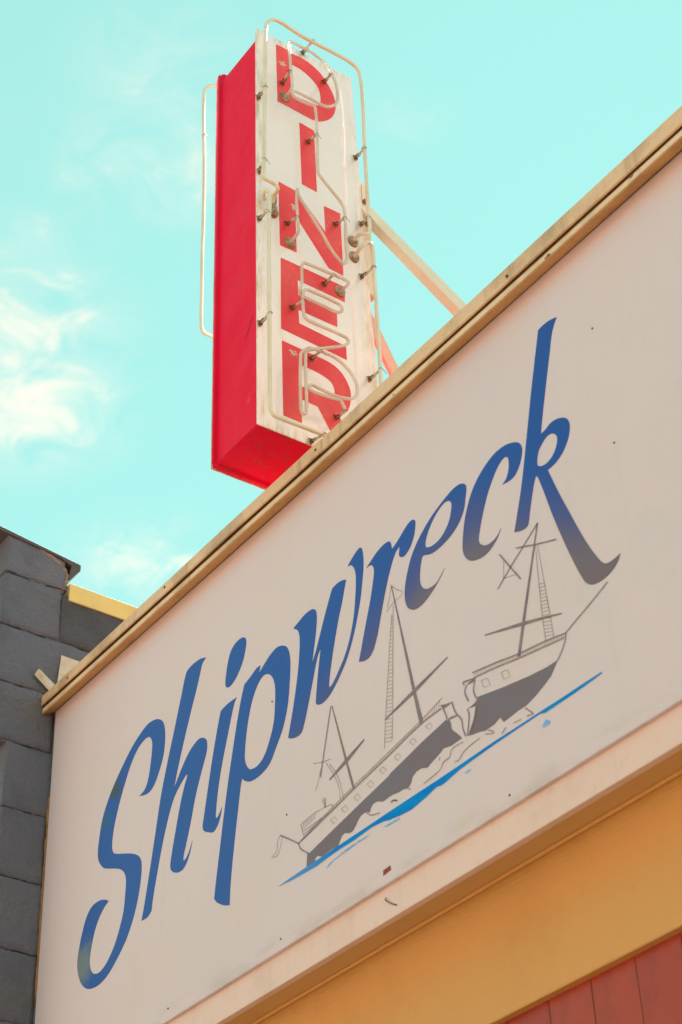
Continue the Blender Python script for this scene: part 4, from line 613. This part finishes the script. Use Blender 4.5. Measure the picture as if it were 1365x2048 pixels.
for sh, nm, m, dd in ((0, 'rigging', M_line, .0014), (1, 'fine_linework', M_fine, .0004), (2, 'wave_linework', M_wave, .0007)):
    o = link(nm, ribbon([(a, p) for a, b, p in STROKE if b == sh], face, dd), fs_, [m]); o['kind'] = 'stuff'
for u, v in ((1183, 26), (1974, 24), (610, 867), (706, 30), (1217, 321), (2390, 635), (2383, 957), (1166, 655)):
    v_, f_ = lathe([(.0026, 0), (.0024, .0012), (.0012, .0016)], 8)
    me = mesh(v_, f_, True); me.transform(Matrix.Translation((u / 1000, 0, v / 1000)) @ Matrix.Rotation(R(-90), 4, 'Z'))
    link("nail_head", me, fs_, [M_screw])
link("sticker", plate([[Vector((a / 1000, b / 1000)) for a, b in ((1564.4, 34), (1589, 35.5), (1591, 24.5), (1563.5, 21.5))]], face, 0, .0006), fs_, [M_redtag])
# splintered edge of the board where the paint has gone
vs, fs = [], []
N = 40
for i in range(N + 1):
    z = .28 + (.92 - .28) * i / N
    wdt = .011 * (.55 + .45 * math.sin(i * .9) * noise.noise(Vector((i * .7, 2, 0)))) * min(1, i / 4, (N - i) / 4 + .15) * (1 if noise.noise(Vector((i * .35, 9, 0))) > -.12 else .25)
    jag = .0015 * noise.noise(Vector((i * 1.3, 0, 5)))
    vs += [Vector((.0128, -.0006, z)), Vector((.0118 - max(.0005, wdt) * .7, -.0045 + jag, z)), Vector((.0033, -.001, z))]
for i in range(N): fs += [(3*i, 3*i + 3, 3*i + 4, 3*i + 1), (3*i + 1, 3*i + 4, 3*i + 5, 3*i + 2)]
link("splintered_edge", mesh(vs, fs), fs_, [M_wood])

# ------------------------------------------------------------------ the neighbour's block wall
nb = thing("block_building", "dark grey painted concrete block building with dark coping and yellow flashing", "building", (XL - 1.5, 1.5, 0))
INB = nb.matrix_world.inverted()
def npart(name, me, m):
    me.transform(INB); return link(name, me, nb, m if isinstance(m, list) else [m])
def lumpy(me, amp, f, axis=Vector((1, 0, 0))):
    for v in me.vertices:
        v.co += axis * noise.noise(v.co * f) * amp
def block_me(y0, y1, z0, z1, th=.09, bev=.006, seed=0, round_tr=0.0, ROUGH=1.0):
    bm = bmesh.new(); ny, nz = 16, 10
    # front face as a small uneven grid, edges rolled back
    rr = random.Random(seed)
    grid = []
    for j in range(nz + 1):
        row = []
        for i in range(ny + 1):
            ay = 0 if i == 0 else 1 if i == ny else .008 + .984 * (i - 1) / (ny - 2); cz = 0 if j == 0 else 1 if j == nz else .014 + .972 * (j - 1) / (nz - 2)
            a, c = ay, cz
            y = y0 + (y1 - y0) * a; z = z0 + (z1 - z0) * c
            e = 0
            if i in (0, ny) or j in (0, nz):
                y += (rr.random() - .5) * .0045; z += (rr.random() - .5) * .0045; e = -bev * (.6 + .8 * rr.random())
            if round_tr and ay > .5:
                z -= max(0, (a - .5)) ** 1.6 * 1.6 * round_tr * c
                if i >= ny - 1: y -= .012 * c
            row.append(bm.verts.new((XL + e + noise.noise(Vector((y * 9, z * 9, seed))) * .0030 + noise.noise(Vector((y * 40, z * 40, seed))) * .0017 * ROUGH, y, z)))
        grid.append(row)
    for j in range(nz):
        for i in range(ny): bm.faces.new((grid[j][i], grid[j][i+1], grid[j+1][i+1], grid[j+1][i]))
    ring = [grid[0][i] for i in range(ny)] + [grid[j][ny] for j in range(nz)] + [grid[nz][i] for i in range(ny, 0, -1)] + [grid[j][0] for j in range(nz, 0, -1)]
    back = [bm.verts.new((XL - th, v.co.y, v.co.z)) for v in ring]
    n = len(ring)
    for i in range(n): bm.faces.new((ring[i], back[i], back[(i+1) % n], ring[(i+1) % n]))
    bmesh.ops.recalc_face_normals(bm, faces=bm.faces[:])
    me = bpy.data.meshes.new("block"); bm.to_mesh(me); bm.free()
    for p in me.polygons: p.use_smooth = abs(p.normal.x) > .5
    return me
rows = [(4.940, 5.078), (4.743, 4.9335), (4.540, 4.7385), (4.342, 4.5365), (4.126, 4.3385), (3.910, 4.1230), (3.695, 3.9070), (3.490, 3.6920), (3.285, 3.4870), (3.080, 3.2820)]
_z = 3.0785
while _z > .3:
    rows.append((_z - .2015, _z)); _z -= .205
GAP = .0014
seed = 0
for ri, (z0, z1) in enumerate(rows):
    front = -.205 if ri < 4 else -.150
    if ri == 0: cuts = [front, .016]
    elif ri == 1: cuts = [front, -.001, .392, .785, 1.18, 1.57]
    elif ri % 2 == 0: cuts = [front, .195, .59, .985, 1.38]
    else: cuts = [front, .0, .392, .785, 1.18, 1.57]
    if ri > 9: cuts = [front, .195 if ri % 2 == 0 else .06, .30]
    zc = z1
    for a, c in zip(cuts[:-1], cuts[1:]):
        seed += 1
        if ri == 1 and a > -.1: zc = 4.925
        me = block_me(a + GAP, c - GAP, z0, zc, .09, .0034, seed, .05 if ri == 0 else 0, 2.2 if (ri == 1 and abs(a) < .1) else 1.0)
        npart("block", me, M_rough if (ri == 1 and abs(a) < .1) else M_block)
npart("mortar_bed", box_me(XL - .30, XL - .0045, -.190, 1.56, 4.335, 4.918), M_mortar)
npart("mortar_bed", box_me(XL - .30, XL - .0038, -.135, 1.56, .15, 4.330), M_mortar)
npart("mortar_bed", box_me(XL - .30, XL - .0085, -.190, .006, 4.918, 5.045), M_mortar)
npart("front_wall", box_me(-9.5, XL - .012, -.200, -.02, 4.336, 5.07, .02), M_front)
npart("front_wall", box_me(-9.5, XL - .012, -.146, 1.0, .0, 4.332, .012), M_front)
npart("rear_wall", box_me(-9.5, XL - .31, .02, 5.5, 3.0, 4.90), M_mortar)
# raw broken rim of the top block
rim = [Vector((XL - .002, y, z)) for y, z in ((-.14, 5.074), (-.10, 5.068), (-.06, 5.057), (-.028, 5.043), (.0, 5.024), (.012, 5.003), (.013, 4.98), (.011, 4.955))]
rp = cat_rom(rim, [0] * len(rim), False, 5)
v_, f_ = sweep(rp, lambda t: .0035 + .0035 * abs(math.sin(t * 23)) * min(1, t * 2.2), 6)
npart("broken_edge", mesh(v_, f_), M_chip)
# crumbs of raw block showing in the open joint
for (y, z, ln) in ((-.120, 4.9385, .030), (-.085, 4.9372, .024), (-.030, 4.9360, .034)):
    P = [Vector((XL - .0035, y + ln * q / 5, z - .002 * q / 5 + .0012 * noise.noise(Vector((q, y * 50, 0))))) for q in range(6)]
    v_, f_ = sweep(P, lambda t: .0009 + .0016 * abs(math.sin(t * 9 + y * 40)), 6)
    npart("broken_edge", mesh(v_, f_), M_chip)
# sloped dark coping with its hanging edge
def prism_yz(pts, x0, x1, bevel=.002):
    n = len(pts); vs = [Vector((x0, y, z)) for y, z in pts] + [Vector((x1, y, z)) for y, z in pts]
    fs = [tuple(range(n)), tuple(range(n, 2*n))[::-1]] + [(i, (i+1) % n, n + (i+1) % n, n + i) for i in range(n)]
    me = mesh(vs, fs); bm = bmesh.new(); bm.from_mesh(me); bmesh.ops.recalc_face_normals(bm, faces=bm.faces[:])
    if bevel: bmesh.ops.bevel(bm, geom=bm.edges[:], offset=bevel, segments=1, affect='EDGES')
    bm.to_mesh(me); bm.free(); return me
npart("coping", prism_yz([(-.30, 5.1035), (.058, 5.0575), (.058, 5.0335), (.020, 4.981), (.0145, 4.981), (.024, 5.040), (-.02, 5.056), (-.30, 5.086)], XL - .26, XL + .006), M_cap)
npart("front_coping", box_me(-9.55, XL - .262, -.27, .02, 5.075, 5.10, .004), M_cap)
npart("cap_flashing", prism_yz([(.0225, 4.9705), (1.57, 4.9655), (1.57, 4.9005), (.0225, 4.9045)], XL - .27, XL + .006, .0015), M_yellow)

# ------------------------------------------------------------------ the blade sign
SO = Vector((-2.94681929, -.15, 4.6280346))
SR = Matrix(((.99941211, .02119063, .02695149), (-.02092337, .99972946, -.01016), (-.0271595, .00959011, .99958511)))
sg = thing("blade_sign", "tall red and white blade sign reading DINER with bare neon tubes", "sign", SO, SR)
W_, D_, H_ = .23411, .39107, 1.57594
dep = lambda z: D_ * (1 + .13325 * (.5 - z / H_))
def hexa(x0, x1, ya, yb, z0, z1, bevel, inset=0.0):
    """cabinet slice whose depth follows the sign's slight taper; ya/yb are insets from front and back"""
    vs = []
    for z in (z0, z1):
        for x in (x0, x1):
            vs += [Vector((x, ya, z)), Vector((x, dep(z) - yb, z))]
    fs = [(0, 1, 3, 2), (4, 6, 7, 5), (0, 4, 5, 1), (2, 3, 7, 6), (0, 2, 6, 4), (1, 5, 7, 3)]
    me = mesh(vs, fs); bm = bmesh.new(); bm.from_mesh(me); bmesh.ops.recalc_face_normals(bm, faces=bm.faces[:])
    bmesh.ops.bevel(bm, geom=bm.edges[:], offset=bevel, segments=3, affect='EDGES'); bm.to_mesh(me); bm.free()
    for p in me.polygons: p.use_smooth = False
    return me
link("cabinet", hexa(-W_ + .020, -.0035, .008, .004, .008, H_ - .040, .003), sg, [M_red])
lip = link("edge_flange", hexa(-W_, -W_ + .034, .0, .0, .0, H_ - .002, .011), sg, [M_red])
for p in lip.data.polygons: p.use_smooth = True
link("face_panel", hexa(-.0032, .0, .0, .0, .0, H_, .0012), sg, [M_white])
link("face_panel", hexa(-W_ - .003, -W_ - .0002, .004, .004, .004, H_ - .006, .0008), sg, [M_white])
sface = lambda u, v, d: Vector((d, u, v))
for key in 'DINER':
    o = link("letter", plate([outline(l, 7) for l in FACE[key]], sface, .0, .0012), sg, [M_redlet])
    o['label'] = "red painted capital %s on the white face" % key
# scratch on the red edge
sc_ = [Vector((-.066, -.002)), Vector((-.030, .0))]
link("scratch", plate([[Vector((-.070, .345)), Vector((-.036, .3985)), Vector((-.032, .402)), Vector((-.036, .394)), Vector((-.067, .346))]], lambda u, v, d: Vector((u, .0078 - d, v)), 0, .0007), sg, [M_screw])
for key, nm, rad, m in (('border_top', 'border_tube', .0060, M_border), ('border_bottom', 'border_tube', .0060, M_border), ('border_back', 'border_tube', .0060, M_border),
                     ('d', 'letter_tube', .0046, M_tube), ('e', 'letter_tube', .0046, M_tube)):
    P = [Vector(p) / 1000 for p in TUBE[key]]
    cr = cat_rom(P, [0] * len(P), False, 6)
    v_, f_ = sweep(cr, rad, 12)
    link(nm, mesh(v_, f_, True), sg, [m])
ring_band = sweep([Vector((-.289, -.0066, 1.345)), Vector((-.289, -.0066, 1.352))], .0074, 12)
link("tube_joint", mesh(ring_band[0], ring_band[1], True), sg, [M_post])
for i, (b_, t_) in enumerate(SUP):
    B = Vector((.0005, b_[0] / 1000, b_[1] / 1000)); T = Vector((.0555, t_[0] / 1000, t_[1] / 1000))
    if i == 18: B = Vector((.004, .170, 1.560)); 
    d = (T - B)
    v_, f_ = sweep([B + d * .12, B + d * .9], .0040, 8)
    o = link("tube_support", mesh(v_, f_, True), sg, [M_post])
    # clip: two bent metal leaves gripping the foot of the post
    rr = random.Random(i); vs, fs = [], []
    for s in (-1, 1):
        q = [B + Vector((.001, s * .008, -.004 * s + .002)), B + Vector((.004, s * .006, .004)), B + d * .22 + Vector((0, s * .0048, 0)), B + d * (.42 + .08 * rr.random()) + Vector((.001, s * .0056, .003 * s))]
        a, c = sweep(cat_rom(q, [0] * 4, False, 3), .0019, 6); n0 = len(vs); vs += a; fs += [tuple(k_ + n0 for k_ in f) for f in c]
    a, c = lathe([(.0052, 0), (.0052, .003), (.0043, .005), (.0043, .011)], 10)
    R_ = d.normalized(); x_ = R_; y_ = x_.orthogonal().normalized(); z_ = x_.cross(y_)
    mm = Matrix.Translation(B) @ Matrix((x_, y_, z_)).transposed().to_4x4()
    n0 = len(vs); vs += [mm @ p for p in a]; fs += [tuple(k_ + n0 for k_ in f) for f in c]
    link("clip", mesh(vs, fs, True), o, [M_clip])
    # tie wire round the tube
    ax = Vector((0, 0, 1)); rw = .0074 if i < 8 or i >= 17 else .0058
    loop = [T + Vector((math.cos(a_) * rw, math.sin(a_) * rw, .002 * math.sin(a_ * .5))) for a_ in [q * .55 for q in range(13)]] + [T + Vector((.002, .018 if rr.random() > .5 else -.014, -.010))]
    v_, f_ = sweep(loop, .0007, 5)
    link("tie_wire", mesh(v_, f_, True), o, [M_clip])
    if i != 18:
        P = []
        for q in range(14):
            a_ = q / 14 * 2 * math.pi; r_ = .0050 * (1 + .6 * noise.noise(Vector((math.cos(a_) * 1.5 + i, math.sin(a_) * 1.5, 0))))
            P.append(Vector((B.y + math.cos(a_) * r_ * .75, B.z - .004 + math.sin(a_) * r_ * (1.7 if math.sin(a_) < 0 else .8))))
        link("rust_stain", plate([P], sface, .0, .0018), o, [M_rust])
for i, (y, z) in enumerate(ELEC):
    v_, f_ = lathe([(.0180, 0), (.0180, .003), (.0165, .0045), (.0150, .0015), (.0138, .0015), (.0132, .0065), (.0118, .0070), (.0105, .0025), (.0092, .0025), (.0086, .0095), (.0070, .0100), (.0060, .004), (.0030, .004)], 22)
    me = mesh(v_, f_, True); me.transform(Matrix.Translation((.0012, y / 1000, z / 1000)))
    o = link("electrode_housing", me, sg, [M_ring])
    P = [Vector((y / 1000 + math.cos(a_) * .0165 * (1 + .25 * noise.noise(Vector((a_, i, 1)))), z / 1000 - .005 + math.sin(a_) * .019)) for a_ in [q * .45 for q in range(14)]]
    link("rust_stain", plate([P], sface, .0, .0015), o, [M_rust])
# pair of ceramic sleeves where the border tube dives into the cabinet
for (y, z) in ((.0545, .845), (.0555, .800)):
    v_, f_ = sweep([Vector((.010, y, z + .016)), Vector((.012, y + .001, z)), Vector((.010, y, z - .016))], .0078, 10)
    link("electrode_sleeve", mesh(v_, f_, True), sg, [M_ring])
# mounting plate and weathered bolts on the back edge
SI = sg.matrix_world.inverted()
def spart(name, me, m):
    me.transform(SI); return link(name, me, sg, [m])
link("mounting_plate", hexa(-.12, -.004, dep(1) - .0, -.028, .66, 1.12, .003), sg, [M_steel])
for z in (.945, 1.035):
    a, c = lathe([(.011, 0), (.011, .006), (.007, .010), (.007, .014)], 6)
    me = mesh(a, c); me.transform(Matrix.Translation((-.004, dep(z) + .013, z))); link("bolt", me, sg, [M_rust])
a1, b1 = Vector((-2.925, .235, 5.640)), Vector((-2.72, .40, 5.146)); e1 = a1 + (b1 - a1) * 2.32
spart("support_strut", beam(a1, e1, .036, .036, Vector((.75, -.45, .45))), M_steel)
a2, b2 = Vector((-3.0, .232, 5.394)), Vector((-3.0, .374, 5.108)); e2 = a2 + (b2 - a2) * 3.35
spart("support_strut", beam(a2, e2, .030, .030, Vector((.6, -.6, .3))), M_steel)
# short foot between the sign and the roof, behind the trim
spart("support_foot", box_me(-3.10, -2.99, .08, .20, 4.38, 4.66, .004), M_steel)
